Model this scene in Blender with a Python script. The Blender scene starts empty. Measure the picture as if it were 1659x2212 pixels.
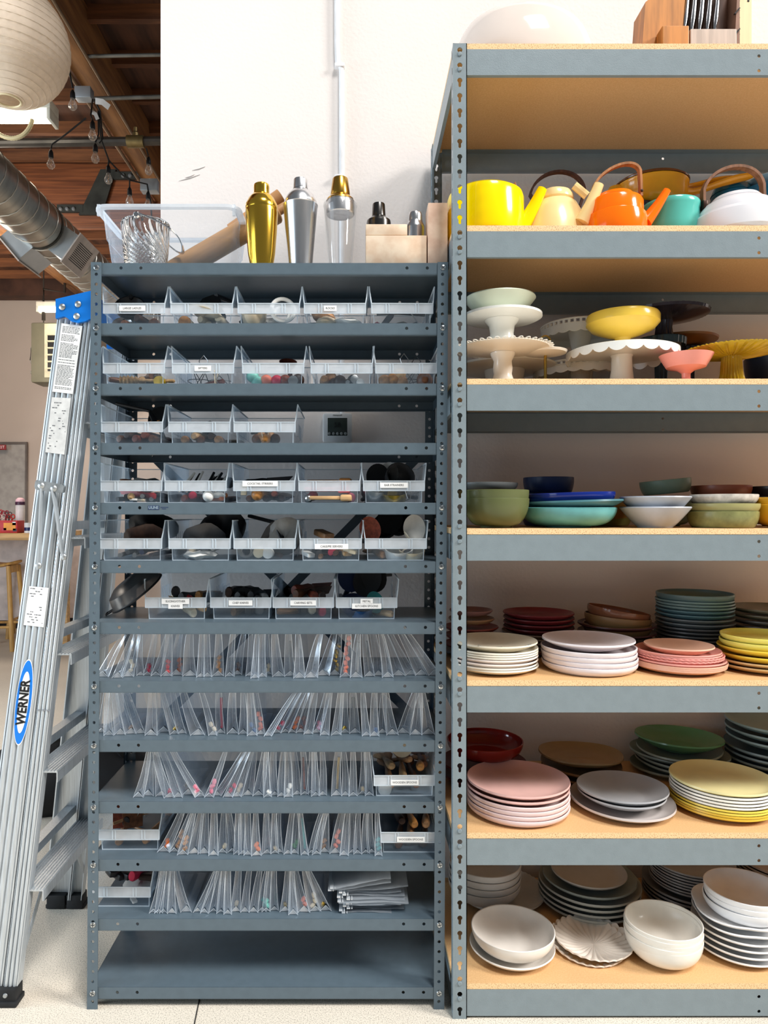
import bpy, bmesh, math, random
from mathutils import Vector, Matrix
random.seed(7)
PI = math.pi
F, CX, CY, CZ, CYW = 1534.0, 768.0, 1106.0, 1.268, -1.81   # focal length in pixels, vanishing point, eye height, eye position along the depth axis
sc = bpy.context.scene
C = sc.collection
sc.view_settings.view_transform = 'Standard'
sc.view_settings.look = 'None'
sc.view_settings.gamma = 1.0
sc.view_settings.exposure = 0.0
sc.cycles.transparent_max_bounces = 48
sc.cycles.max_bounces = 10
sc.cycles.transmission_bounces = 10
sc.cycles.glossy_bounces = 4
sc.cycles.diffuse_bounces = 4
sc.cycles.use_denoising = True
sc.cycles.caustics_refractive = False
sc.cycles.caustics_reflective = False
sc.cycles.sample_clamp_indirect = 6

cam = bpy.data.objects.new('camera', bpy.data.cameras.new('camera'))
C.objects.link(cam)
cam.location = (0, CYW, CZ)
cam.rotation_euler = (PI/2, 0, 0)
cam.data.sensor_fit = 'VERTICAL'
cam.data.sensor_height = 24
cam.data.lens = F/2212*24
cam.data.shift_x = (829.5-CX)/2212
cam.data.clip_start = .05
sc.camera = cam


def P(px, py, d):
    return Vector(((px-CX)/F*d, CYW+d, CZ-(py-CY)/F*d))
def px2x(px, d): return (px-CX)/F*d
def py2z(py, d): return CZ-(py-CY)/F*d

# ------------------------------------------------------------------ materials
def lin(c):
    r = []
    for v in c:
        v = v/255
        r.append(v/12.92 if v <= .04045 else ((v+.055)/1.055)**2.4)
    return (*r, 1)
MATS = {}
def mat(name, col=(128, 128, 128), rough=.5, metal=0, var=.12, scale=12, bump=0, bscale=200, stretch=None, col2=None, coat=0, trans=0, ior=1.45, emit=0, spec=None, sss=0, ramp=None):
    if name in MATS: return MATS[name]
    m = bpy.data.materials.new(name); MATS[name] = m
    m.use_nodes = True
    nt = m.node_tree; b = nt.nodes['Principled BSDF']
    b.inputs['Roughness'].default_value = rough
    b.inputs['Metallic'].default_value = metal
    b.inputs['Coat Weight'].default_value = coat
    b.inputs['Transmission Weight'].default_value = trans
    b.inputs['IOR'].default_value = ior
    if spec is not None: b.inputs['Specular IOR Level'].default_value = spec
    tc = nt.nodes.new('ShaderNodeTexCoord')
    src = tc.outputs['Object']
    if stretch:
        mp = nt.nodes.new('ShaderNodeMapping'); mp.inputs['Scale'].default_value = stretch
        nt.links.new(src, mp.inputs['Vector']); src = mp.outputs['Vector']
    n = nt.nodes.new('ShaderNodeTexNoise'); n.inputs['Scale'].default_value = scale; n.inputs['Detail'].default_value = 5
    nt.links.new(src, n.inputs['Vector'])
    r = nt.nodes.new('ShaderNodeValToRGB')
    a = lin(col); c2 = lin(col2) if col2 else tuple(min(1, v*(1-var*1.6)) for v in a[:3])+(1,)
    r.color_ramp.elements[0].position, r.color_ramp.elements[1].position = ramp or (.35, .62)
    r.color_ramp.elements[0].color = c2; r.color_ramp.elements[1].color = a
    nt.links.new(n.outputs['Fac'], r.inputs['Fac'])
    nt.links.new(r.outputs['Color'], b.inputs['Base Color'])
    if emit:
        b.inputs['Emission Color'].default_value = a; b.inputs['Emission Strength'].default_value = emit
    if bump:
        n2 = nt.nodes.new('ShaderNodeTexNoise'); n2.inputs['Scale'].default_value = bscale; n2.inputs['Detail'].default_value = 3
        nt.links.new(src, n2.inputs['Vector'])
        bp = nt.nodes.new('ShaderNodeBump'); bp.inputs['Strength'].default_value = bump; bp.inputs['Distance'].default_value = .004
        nt.links.new(n2.outputs['Fac'], bp.inputs['Height']); nt.links.new(bp.outputs['Normal'], b.inputs['Normal'])
    return m
def sheet(name, col, fac, edge=.35, gloss=.12, rough=.2, tint=(.97, .985, 1), thru=.45):
    """clear or frosted thin plastic: light passes straight through, a share is scattered, grazing angles scatter more"""
    if name in MATS: return MATS[name]
    m = bpy.data.materials.new(name); MATS[name] = m
    m.use_nodes = True; nt = m.node_tree; nt.nodes.remove(nt.nodes['Principled BSDF'])
    N = nt.nodes.new; L = nt.links.new
    out = nt.nodes['Material Output']
    tr = N('ShaderNodeBsdfTransparent'); tr.inputs[0].default_value = (*tint, 1)
    df = N('ShaderNodeBsdfDiffuse'); tl = N('ShaderNodeBsdfTranslucent'); gl = N('ShaderNodeBsdfGlossy')
    df.inputs[0].default_value = lin(col); tl.inputs[0].default_value = lin(col); gl.inputs['Roughness'].default_value = rough
    m1 = N('ShaderNodeMixShader'); m1.inputs[0].default_value = thru; L(df.outputs[0], m1.inputs[1]); L(tl.outputs[0], m1.inputs[2])
    m2 = N('ShaderNodeMixShader'); m2.inputs[0].default_value = gloss; L(m1.outputs[0], m2.inputs[1]); L(gl.outputs[0], m2.inputs[2])
    lw = N('ShaderNodeLayerWeight'); lw.inputs[0].default_value = .35
    tc = N('ShaderNodeTexCoord'); ns = N('ShaderNodeTexNoise'); ns.inputs['Scale'].default_value = 30; L(tc.outputs['Object'], ns.inputs['Vector'])
    ma = N('ShaderNodeMath'); ma.operation = 'MULTIPLY_ADD'; ma.inputs[1].default_value = edge; ma.inputs[2].default_value = fac; L(lw.outputs['Facing'], ma.inputs[0])
    mb = N('ShaderNodeMath'); mb.operation = 'MULTIPLY_ADD'; mb.inputs[1].default_value = fac*.5; mb.inputs[2].default_value = -fac*.25; L(ns.outputs['Fac'], mb.inputs[0])
    mc = N('ShaderNodeMath'); mc.operation = 'ADD'; mc.use_clamp = True; L(ma.outputs[0], mc.inputs[0]); L(mb.outputs[0], mc.inputs[1])
    mx = N('ShaderNodeMixShader'); L(mc.outputs[0], mx.inputs[0]); L(tr.outputs[0], mx.inputs[1]); L(m2.outputs[0], mx.inputs[2])
    L(mx.outputs[0], out.inputs['Surface'])
    return m

STEEL = mat('slate_enamel_steel', (86, 101, 111), .36, .0, .05, 40, .05, 900)
RACKM = mat('light_grey_enamel_steel', (125, 138, 144), .36, .0, .04, 30, .12, 500)
ZINC = mat('zinc_bolt', (205, 210, 212), .3, 1, .3, 60)
ALU = mat('brushed_aluminium', (202, 209, 214), .38, .5, .12, 8, stretch=(30, 30, 1))
ALU2 = mat('dull_aluminium_rivet', (185, 190, 192), .4, .8, .2, 50)
BLUE = mat('blue_plastic', (10, 122, 220), .38, 0, .05, 20)
BLACKR = mat('black_rubber', (28, 29, 31), .7, 0, .3, 30)
BLACKP = mat('black_plastic', (17, 18, 21), .4, 0, .3, 20)
WALLM = mat('white_wall_paint', (228, 220, 215), .75, 0, .02, 3, .25, 90)
WALLF = mat('far_wall_paint', (196, 180, 168), .8, 0, .03, 2)
BOARDE = mat('chipboard_edge', (236, 202, 154), .8, 0, .3, 380, .3, 500, col2=(176, 130, 86), ramp=(.3, .5))
BOARDF = mat('hardboard_face', (222, 182, 132), .7, 0, .06, 260, .05, 500, col2=(206, 162, 110), ramp=(.25, .75))
PAPER = mat('label_paper', (245, 245, 243), .7, 0, .02, 20)
INK = mat('label_ink', (70, 72, 76), .8, 0, .1, 20)
INKL = mat('pale_label_ink', (120, 122, 126), .8, 0, .1, 20)
BIN = sheet('clear_bin_plastic', (214, 234, 250), .16, .2, .14, .22)
BINL = sheet('frosted_bin_band', (240, 247, 253), .54, .2, .1, .3, thru=.25)
BINR = sheet('bright_bin_rim', (240, 249, 255), .75, .2, .15, .25)
BAG = sheet('clear_bag_film', (225, 238, 250), .02, .16, .5, .12)
BAGE = sheet('bag_fold_edge', (246, 251, 255), .8, .3, .3, .2)
BAGW = sheet('bag_fold_film', (236, 245, 255), .20, .30, .4, .18)
GLASS = mat('clear_glass', (250, 252, 252), .02, 0, .0, 5, trans=1, ior=1.45)
OAK = mat('warm_wood', (196, 128, 66), .45, 0, .3, 9, .05, 80, stretch=(6, 6, .6))
FIR = mat('old_fir_timber', (134, 84, 50), .7, 0, .4, 5, .1, 60, stretch=(.4, 5, 5), col2=(84, 50, 30))
FIRD = mat('dark_ceiling_plywood', (92, 58, 40), .75, 0, .4, 3, .05, 60, stretch=(5, .6, 5), col2=(58, 36, 26))
FIRY = mat('girder_timber', (150, 102, 58), .65, 0, .3, 5, .1, 60, stretch=(5, .4, 5), col2=(108, 70, 40))

# ------------------------------------------------------------------ mesh helpers
ORD = 'zero first second third fourth fifth sixth seventh eighth ninth tenth eleventh twelfth thirteenth fourteenth fifteenth sixteenth seventeenth eighteenth nineteenth twentieth'.split()
def nth(n):
    if n <= 20: return ORD[n]
    t = {2: 'twenty', 3: 'thirty', 4: 'forty'}[n//10]
    if n % 10 == 0: return {30: 'thirtieth', 40: 'fortieth'}[n]
    return t+'-'+ORD[n % 10]
def link(name, bm, mats, parent=None, loc=None, rot=None, smooth=35, mx=None):
    me = bpy.data.meshes.new(name)
    bmesh.ops.recalc_face_normals(bm, faces=bm.faces[:])
    bm.to_mesh(me); bm.free()
    for m in (mats if isinstance(mats, (list, tuple)) else [mats]): me.materials.append(m)
    if smooth:
        me.shade_smooth(); me.set_sharp_from_angle(angle=math.radians(smooth))
    return place(name, me, parent, loc, rot, mx)
def place(name, me, parent=None, loc=None, rot=None, mx=None):
    o = bpy.data.objects.new(name, me); C.objects.link(o)
    if parent is not None: o.parent = parent
    if mx is not None: o.matrix_basis = mx
    else:
        if loc is not None: o.location = loc
        if rot is not None: o.rotation_euler = rot
    return o
def tag(o, label, cat, group=None, kind=None):
    o['label'] = label; o['category'] = cat
    if group: o['group'] = group
    if kind: o['kind'] = kind
    return o
def empty(name, loc, label, cat, group=None, rot=(0, 0, 0)):
    o = bpy.data.objects.new(name, None); C.objects.link(o); o.location = loc; o.rotation_euler = rot; o.empty_display_size = .05
    return tag(o, label, cat, group)
def struct(o):
    o['kind'] = 'structure'; return o
def B(): return bmesh.new()
def box(bm, x0, x1, y0, y1, z0, z1, mi=0, mx=None, bev=0):
    vs = [bm.verts.new((x, y, z)) for x in (x0, x1) for y in (y0, y1) for z in (z0, z1)]
    fs = [bm.faces.new([vs[i] for i in f]) for f in ((0, 1, 3, 2), (4, 6, 7, 5), (0, 4, 5, 1), (2, 3, 7, 6), (0, 2, 6, 4), (1, 5, 7, 3))]
    for f in fs: f.material_index = mi
    if bev:
        es = list({e for f in fs for e in f.edges})
        r = bmesh.ops.bevel(bm, geom=es, offset=bev, segments=2, affect='EDGES', profile=.5)
        vs = list({v for f in r['faces'] for v in f.verts} | {v for v in vs if v.is_valid})
        for f in {f for v in vs for f in v.link_faces}: f.material_index = mi
    if mx is not None: bmesh.ops.transform(bm, matrix=mx, verts=[v for v in vs if v.is_valid])
    return vs
def lathe(bm, prof, seg=40, mod=None, mx=None, mi=0, close=False, sx=1, sy=1):
    """revolve (r, z) points; mod(theta, r, z, i) -> (r, z) shapes scallops and ribs"""
    rings, new = [], []
    for i, (r, z) in enumerate(prof):
        if r <= 1e-6 and not mod:
            v = bm.verts.new((0, 0, z)); rings.append([v]); new.append(v); continue
        ring = []
        for k in range(seg):
            t = 2*PI*k/seg
            rr, zz = mod(t, r, z, i) if mod else (r, z)
            ring.append(bm.verts.new((rr*math.cos(t)*sx, rr*math.sin(t)*sy, zz)))
        rings.append(ring); new += ring
    pairs = list(zip(rings, rings[1:]))
    if close: pairs.append((rings[-1], rings[0]))
    for a, b in pairs:
        if len(a) == 1 and len(b) == 1: continue
        for k in range(seg):
            q = [a[k % len(a)], a[(k+1) % seg] if len(a) > 1 else None, b[(k+1) % seg] if len(b) > 1 else b[0], b[k] if len(b) > 1 else None]
            q = [v for v in q if v is not None]
            try: bm.faces.new(q).material_index = mi
            except ValueError: pass
    if mx is not None: bmesh.ops.transform(bm, matrix=mx, verts=new)
    return new
def sweep(bm, pts, prof, up=(0, 0, 1), scales=None, cap=True, mi=0, loop=False):
    """carry a closed (a, b) outline along points"""
    pts = [Vector(p) for p in pts]; up = Vector(up); n = len(pts); rings = []; lastside = None
    for i, p in enumerate(pts):
        t = (pts[(i+1) % n]-pts[i-1]) if loop else (pts[min(i+1, n-1)]-pts[max(i-1, 0)])
        t.normalize()
        side = t.cross(up)
        if side.length < 1e-3: side = lastside if lastside is not None else t.orthogonal()
        side.normalize(); lastside = side
        u2 = side.cross(t); s = scales[i] if scales else 1
        rings.append([bm.verts.new(p+side*a*s+u2*b*s) for a, b in prof])
    m = len(prof)
    prs = list(zip(rings, rings[1:]))
    if loop: prs.append((rings[-1], rings[0]))
    for a, b in prs:
        for k in range(m): bm.faces.new((a[k], a[(k+1) % m], b[(k+1) % m], b[k])).material_index = mi
    if cap and not loop:
        bm.faces.new(rings[0][::-1]).material_index = mi; bm.faces.new(rings[-1]).material_index = mi
    return [v for r in rings for v in r]
def circ(r, n=8, ry=None): return [(r*math.cos(2*PI*k/n), (ry or r)*math.sin(2*PI*k/n)) for k in range(n)]
def rect(w, h): return [(-w/2, -h/2), (w/2, -h/2), (w/2, h/2), (-w/2, h/2)]
def tube(bm, pts, r, n=8, up=(0, 0, 1), scales=None, mi=0, loop=False): return sweep(bm, pts, circ(r, n), up, scales, True, mi, loop)
def bez(p0, p1, p2, p3, n=14):
    p0, p1, p2, p3 = map(Vector, (p0, p1, p2, p3))
    return [p0*(1-t)**3+p1*3*t*(1-t)**2+p2*3*t*t*(1-t)+p3*t**3 for t in [i/n for i in range(n+1)]]
def fill(outer, holes):
    """triangles of an outline with holes cut out: (points, triangles, loops)"""
    b = B(); loops = []; es = []
    for lp in [outer]+holes:
        vs = [b.verts.new((x, y, 0)) for x, y in lp]; loops.append(vs)
        es += [b.edges.new((vs[i], vs[(i+1) % len(vs)])) for i in range(len(vs))]
    bmesh.ops.triangle_fill(b, use_beauty=True, use_dissolve=False, edges=es)
    b.verts.index_update()
    pts = [(v.co.x, v.co.y) for v in b.verts]
    tris = [[v.index for v in f.verts] for f in b.faces]
    lps = [[v.index for v in l] for l in loops]
    b.free(); return pts, tris, lps
def plate2d(bm, outer, holes, fn, off, outer_wall=True, mi=0):
    """a sheet with real holes: fn maps 2-D to 3-D, off is the thickness vector"""
    pts, tris, lps = fill(outer, holes); off = Vector(off)
    a = [bm.verts.new(fn(*p)) for p in pts]; b = [bm.verts.new(Vector(fn(*p))+off) for p in pts]
    for t in tris:
        bm.faces.new([a[i] for i in t]).material_index = mi; bm.faces.new([b[i] for i in reversed(t)]).material_index = mi
    for l in (lps if outer_wall else lps[1:]):
        for i in range(len(l)):
            j = (i+1) % len(l); bm.faces.new((a[l[i]], a[l[j]], b[l[j]], b[l[i]])).material_index = mi
def hole(cx, cy, r, n=10): return [(cx+r*math.cos(2*PI*k/n), cy+r*math.sin(2*PI*k/n)) for k in range(n)]
def keyhole(cx, cy, r=.0064, w=.0034, l=.0172):
    a0 = math.asin(w/r); pts = []
    for k in range(13):
        t = -PI/2+a0+(2*PI-2*a0)*k/12
        pts.append((cx+r*math.cos(t), cy+r*math.sin(t)))
    pts += [(cx-w, cy-l+w), (cx-w*.6, cy-l+.3*w), (cx, cy-l), (cx+w*.6, cy-l+.3*w), (cx+w, cy-l+w)]
    return pts
def text(s, size, matl, parent, loc, rot=(PI/2, 0, 0), name='lettering', bold=0, w=1.0, sh=0):
    cu = bpy.data.curves.new(name, 'FONT'); cu.body = s; cu.size = size; cu.align_x = 'CENTER'; cu.align_y = 'CENTER'; cu.extrude = .0002; cu.offset = bold; cu.shear = sh
    cu.resolution_u = 2
    o = bpy.data.objects.new(name, cu); C.objects.link(o)
    me = bpy.data.meshes.new_from_object(o.evaluated_get(bpy.context.evaluated_depsgraph_get()))
    bpy.data.objects.remove(o)
    me.materials.clear(); me.materials.append(matl)
    q = place(name, me, parent, loc, rot); q.scale = (w, 1, 1)
    return q
# ------------------------------------------------------------------ the setting
WALLY = .52                              # face of the white wall behind the shelving
def concrete():
    m = bpy.data.materials.new('speckled_concrete'); m.use_nodes = True; nt = m.node_tree; b = nt.nodes['Principled BSDF']
    N = nt.nodes.new; L = nt.links.new
    tc = N('ShaderNodeTexCoord')
    n1 = N('ShaderNodeTexNoise'); n1.inputs['Scale'].default_value = 320; n1.inputs['Detail'].default_value = 6; L(tc.outputs['Object'], n1.inputs['Vector'])
    n2 = N('ShaderNodeTexNoise'); n2.inputs['Scale'].default_value = 2.2; n2.inputs['Detail'].default_value = 4; L(tc.outputs['Object'], n2.inputs['Vector'])
    r1 = N('ShaderNodeValToRGB'); r1.color_ramp.elements[0].position = .3; r1.color_ramp.elements[1].position = .52
    r1.color_ramp.elements[0].color = lin((160, 150, 136)); r1.color_ramp.elements[1].color = lin((238, 227, 210)); L(n1.outputs['Fac'], r1.inputs['Fac'])
    r2 = N('ShaderNodeValToRGB'); r2.color_ramp.elements[0].color = lin((226, 226, 226)); r2.color_ramp.elements[1].color = (1, 1, 1, 1); L(n2.outputs['Fac'], r2.inputs['Fac'])
    mx = N('ShaderNodeMix'); mx.data_type = 'RGBA'; mx.blend_type = 'MULTIPLY'; mx.inputs[0].default_value = 1
    L(r1.outputs[0], mx.inputs[6]); L(r2.outputs[0], mx.inputs[7]); L(mx.outputs[2], b.inputs['Base Color'])
    b.inputs['Roughness'].default_value = .6
    bp = N('ShaderNodeBump'); bp.inputs['Strength'].default_value = .2; L(n1.outputs['Fac'], bp.inputs['Height']); L(bp.outputs[0], b.inputs['Normal'])
    return m
bm = B(); box(bm, -7, 6, -6, 7.2, -.12, 0)
floor = struct(link('floor', bm, concrete(), smooth=0))
bm = B(); tube(bm, [P(418, 2212+40, 1.72)*1, (px2x(420, 1.76), CYW+1.76, .0005), (px2x(430, 1.84), CYW+1.84, .0005), (px2x(446, 2.3), CYW+2.3, .0005)], .0016, 5)
for v in bm.verts: v.co.z = max(min(v.co.z, .0012), -.001)
k = link('crack', bm, mat('floor_crack', (40, 38, 36), .9), floor)
bm = B(); box(bm, px2x(347, 2.33), 6.0, WALLY, WALLY+.16, 0, 5.2)
wall_back = struct(link('wall_back', bm, WALLM, smooth=0))
# scuffs on the white wall
for i, (x0, y0, x1, y1) in enumerate([(386, 391, 432, 377), (400, 384, 420, 377), (415, 368, 443, 360)]):
    bm = B(); a, b_ = P(x0, y0, 2.329), P(x1, y1, 2.329); m_ = a.lerp(b_, .55)+Vector((0, 0, -.002))
    sweep(bm, [a, m_, b_], rect(.0012, .003), (0, 1, 0), [.2, 1, .3])
    link('scuff', bm, mat('wall_scuff', (176, 172, 170), .9), wall_back)
FD = 8.85                                # distance of the far wall
bm = B(); box(bm, -7, -.3, CYW+FD, CYW+FD+.15, 0, 4.2)
struct(link('wall_far', bm, WALLF, smooth=0))
# ceiling: plywood deck, joists across, two long girders, one laminated cross girder
bm = B(); box(bm, -7, -.45, .2, 7.2, 4.07, 4.1)
ceil = struct(link('ceiling', bm, FIRD, smooth=0))
d = 3.15; me = None
while d < 8.8:
    if me is None:
        bm = B(); box(bm, -7, -.45, -.02, .02, 3.985, 4.07)
        o = link('joist', bm, FIR, ceil, (0, CYW+d, 0), smooth=0); me = o.data
    else: place('joist', me, ceil, (0, CYW+d, 0))
    d += .392
for x0, x1 in ((-1.60, -1.478), (-3.2, -3.02)):
    bm = B(); box(bm, x0, x1, .2, 7.1, 3.75, 4.06, bev=.008); link('girder', bm, FIRY, ceil)
bm = B(); box(bm, -5, -.5, CYW+5.68, CYW+5.85, 3.59, 4.06, bev=.006); g = link('cross_girder', bm, mat('laminated_timber', (158, 92, 54), .6, 0, .35, 6, .05, 50, stretch=(.35, 4, 9), col2=(110, 62, 38)), ceil)
IRON = mat('dark_iron_strap', (68, 68, 62), .6, .3, .3, 8)
bm = B()
q = [P(*p, 5.67) for p in ((219, 368), (252, 368), (222, 466), (172, 466))]
vs = [bm.verts.new(p) for p in q]+[bm.verts.new(p+Vector((0, -.02, 0))) for p in q]
for f in ((0, 1, 2, 3), (7, 6, 5, 4), (0, 4, 5, 1), (1, 5, 6, 2), (2, 6, 7, 3), (3, 7, 4, 0)): bm.faces.new([vs[i] for i in f])
for x0, x1, yc in ((246, 306, 380), (124, 180, 451)):
    a, b_ = P(x0, yc-8, 5.66), P(x1, yc+8, 5.66); box(bm, a.x, b_.x, a.y-.012, a.y+.012, b_.z, a.z)
strap = link('iron_saddle', bm, IRON, g)
for bx, by in ((266, 379), (281, 379), (296, 379), (131, 451), (145, 451), (159, 451)):
    bm = B(); lathe(bm, [(0, .012), (.012, .01), (.018, 0), (.018, -.004)], 10, mx=Matrix.Translation(P(bx, by, 5.645)) @ Matrix.Rotation(PI/2, 4, 'X')); link('bolt', bm, ALU2, g)
bm = B(); box(bm, -6.5, -.5, CYW+8.5, CYW+8.7, 3.86, 4.06); link('ledger_beam', bm, mat('dark_ledger', (84, 54, 40), .7, 0, .3, 5), ceil, smooth=0)

# pipes and conduits under the roof
PIPE = mat('grey_steel_pipe', (120, 116, 108), .4, .7, .3, 6); DARKP = mat('dark_steel_pipe', (74, 68, 62), .45, .6, .3, 6)
def pipe(name, a, b, r, m, label, cat='pipe', extra=None):
    bm = B(); tube(bm, [a, b], r, 10)
    if extra: extra(bm)
    return tag(link(name, bm, m), label, cat)
pipe('conduit_pipe', P(60, 124, 3.9), P(372, 118, 3.9), .010, PIPE, 'thin grey conduit crossing under the roof behind the paper lantern')
pipe('conduit_pipe', P(205, 213, 4.1), P(372, 208, 4.1), .012, PIPE, 'thin grey conduit from the junction box to the white wall')
o = pipe('sprinkler_pipe', P(-200, 312, 4.3), P(372, 304, 4.3), .026, DARKP, 'dark sprinkler pipe running across below the fluorescent light')
bm = B(); c = P(293, 306, 4.3)
lathe(bm, [(.0, -.055), (.036, -.05), (.036, .05), (0, .055)], 12, mx=Matrix.Translation(c) @ Matrix.Rotation(PI/2, 4, 'Y'))
lathe(bm, [(0, 0), (.022, 0), (.02, .05), (.012, .06), (.012, .085), (0, .085)], 10, mx=Matrix.Translation(c))
link('valve', bm, mat('old_brass', (126, 108, 70), .4, .7, .3, 12), o)
for x, z, r in ((-1.61, 3.735, .011), (-1.46, 3.74, .009)):
    pipe('conduit_pipe', (x, .3, z), (x, 7.0, z), r, mat('brown_conduit', (132, 108, 84), .45, .5, .2, 6), 'brown conduit strapped along the %s edge of the long girder' % ('near' if r > .01 else 'duct-free'))
# wall conduit with an offset bend, painted white like the wall
bm = B(); w = WALLY-.013
tube(bm, [P(727, -400, 2.322), P(728, 100, 2.322), P(729.5, 138, 2.322), P(737, 146, 2.322), P(738, 158, 2.322), P(739, 700, 2.322), P(740, 900, 2.322)], .0085, 10, (0, 1, 0))
cond = tag(link('wall_conduit', bm, mat('white_painted_conduit', (236, 235, 236), .5)), 'white painted conduit pipe with an offset bend running up the wall', 'conduit')
for yy in (143, 383):
    bm = B(); p = P(735, yy, 2.322); box(bm, p.x-.018, p.x+.014, p.y-.011, p.y+.012, p.z-.006, p.z+.006, bev=.002); link('pipe_clip', bm, MATS['white_painted_conduit'], cond)

# spiral duct with two registers
DX, DZ, DR = -1.91, 3.0, .144
GALV = mat('galvanised_duct', (176, 172, 162), .33, .9, .2, 5, stretch=(1, 3, 1))
duct = empty('ventilation_duct', (DX, 1.0, DZ), 'round galvanised spiral duct slanting away under the wooden roof', 'duct')
bm = B(); lathe(bm, [(DR, 0), (DR, 6.0)], 40, mx=Matrix.Rotation(-PI/2, 4, 'X')); lathe(bm, [(DR-.006, 0), (DR-.006, 6.0)], 40, mx=Matrix.Rotation(-PI/2, 4, 'X'))
link('duct_pipe', bm, GALV, duct)
bm = B(); pts = []
n = int(5.9/.125*20)
for i in range(n+1):
    t = 2*PI*i/20; pts.append((math.cos(t)*(DR+.0015), .03+.125*i/20, math.sin(t)*(DR+.0015)))
tube(bm, pts, .0032, 4, (0, 1, 0)); link('spiral_seam', bm, mat('bright_duct_seam', (205, 202, 194), .35, .8, .1, 8), duct)
bm = B(); lathe(bm, [(DR+.004, 0), (DR+.008, .01), (DR+.004, .02)], 40, mx=Matrix.Translation((0, 1.46, 0)) @ Matrix.Rotation(-PI/2, 4, 'X')); link('duct_collar', bm, IRON, duct)
SHEETM = mat('bright_sheet_metal', (176, 182, 186), .35, .6, .1, 6)
for ang, yy, nm in ((math.radians(-35), 1.50, 'register'), (math.radians(-140), 1.46, 'register')):
    Rm_ = Matrix.Translation((0, yy, 0)) @ Matrix.Rotation(-ang, 4, 'Y')
    bm = B(); L0, L1, hw, ln_ = .02, .225, .088, .27
    box(bm, L0, L1, 0, ln_, -hw, hw, mx=Rm_); rg = link(nm, bm, SHEETM, duct, smooth=0)
    bm = B()
    for (y0, y1, z0, z1) in ((-.018, ln_+.018, -hw-.018, -hw+.02), (-.018, ln_+.018, hw-.02, hw+.018), (-.018, .03, -hw+.02, hw-.02), (ln_-.03, ln_+.018, -hw+.02, hw-.02)): box(bm, L1, L1+.008, y0, y1, z0, z1, mx=Rm_)
    for k in range(12):
        z = -hw+.022+(2*hw-.044)*k/11; box(bm, L1+.001, L1+.006, .03, ln_-.03, z-.003, z+.003, mx=Rm_)
    lf_ = link('louvre_frame', bm, mat('register_paint', (186, 174, 166), .5), rg, smooth=0)
    bm = B(); box(bm, L1+.0002, L1+.001, .03, ln_-.03, -hw+.02, hw-.02, mx=Rm_); link('opening_shade', bm, BLACKP, lf_, smooth=0)  # black plate added as the shade behind the louvres

# paper lantern, fluorescent light and its cord
LD = 2.8; LC = P(18, 96, LD); LR = 126/F*LD
lan = empty('paper_lantern', LC, 'large round white paper lantern hanging under the wooden roof', 'lantern')
prof = []; nr = 44
for i in range(nr*2+1):
    a = -PI/2+.2+(PI-.4)*i/(nr*2); rr = LR*(1-.010*(i % 2)); prof.append((rr*math.cos(a), rr*math.sin(a)*.98))
bm = B(); lathe(bm, prof, 48); lathe(bm, [(r-.002, z) for r, z in prof], 48)
PAPERL = sheet('lantern_paper', (252, 240, 224), .93, .05, .02, .5)
link('paper_shade', bm, PAPERL, lan, smooth=80)
WIRE = mat('lantern_wire', (222, 206, 184), .5)
bm = B()
for i in range(1, nr, 2):
    a = -PI/2+.2+(PI-.4)*i/nr; r = LR*1.001*math.cos(a); z = LR*1.001*math.sin(a)*.98
    tube(bm, [(r*math.cos(t), r*math.sin(t), z) for t in [2*PI*k/40 for k in range(40)]], .0009, 4, loop=True)
link('wire_rib', bm, WIRE, lan)
bm = B(); r = LR*math.cos(-PI/2+.2); z = -LR*.98*math.cos(.2)
tube(bm, [(r*math.cos(t), r*math.sin(t), z) for t in [2*PI*k/30 for k in range(30)]], .004, 6, loop=True); link('bottom_ring', bm, mat('lantern_ring', (238, 222, 180), .5), lan)
bm = B(); tube(bm, [(0, 0, LR*.9), (0, 0, 4.06-LC.z)], .003, 6); link('hanging_cord', bm, BLACKP, lan)

fl = empty('fluorescent_light', P(20, 245, 4.0), 'lit fluorescent tube light just below the paper lantern', 'light')
def flbox(root, x0, x1, h, dp, emit):
    bm = B(); box(bm, x0, x1, -dp/2, dp/2, 0, h, bev=.004); link('housing', bm, mat('cream_light_housing', (226, 222, 205), .5), root)
    bm = B(); tube(bm, [(x0+.02, 0, -.025), (x1-.02, 0, -.025)], .03, 12); link('tube', bm, mat('lit_tube', (255, 250, 232), .5, emit=emit), root)
    for x in (x0, x1-.02):
        bm = B(); box(bm, x, x+.02, -dp/2, dp/2, -.06, 0, bev=.003); link('end_cap', bm, MATS['cream_light_housing'], root)
flbox(fl, -1.2, .255, .055, .12, 9)
for x in (-.9, .1):
    bm = B(); tube(bm, [(x, 0, .05), (x, 0, 4.02-P(20, 245, 4.0).z)], .003, 5); link('suspension_wire', bm, BLACKP, fl)
bm = B()
pts = bez(P(-30, 262, 3.95), P(10, 318, 3.95), P(60, 305, 3.95), P(70, 258, 3.95), 40)
tube(bm, pts, .011, 8, scales=[1+.16*(i % 2) for i in range(41)])
tag(link('flexible_conduit', bm, mat('cream_flex_conduit', (226, 208, 160), .5)), 'cream ribbed flexible conduit looping below the fluorescent light', 'conduit')

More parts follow.
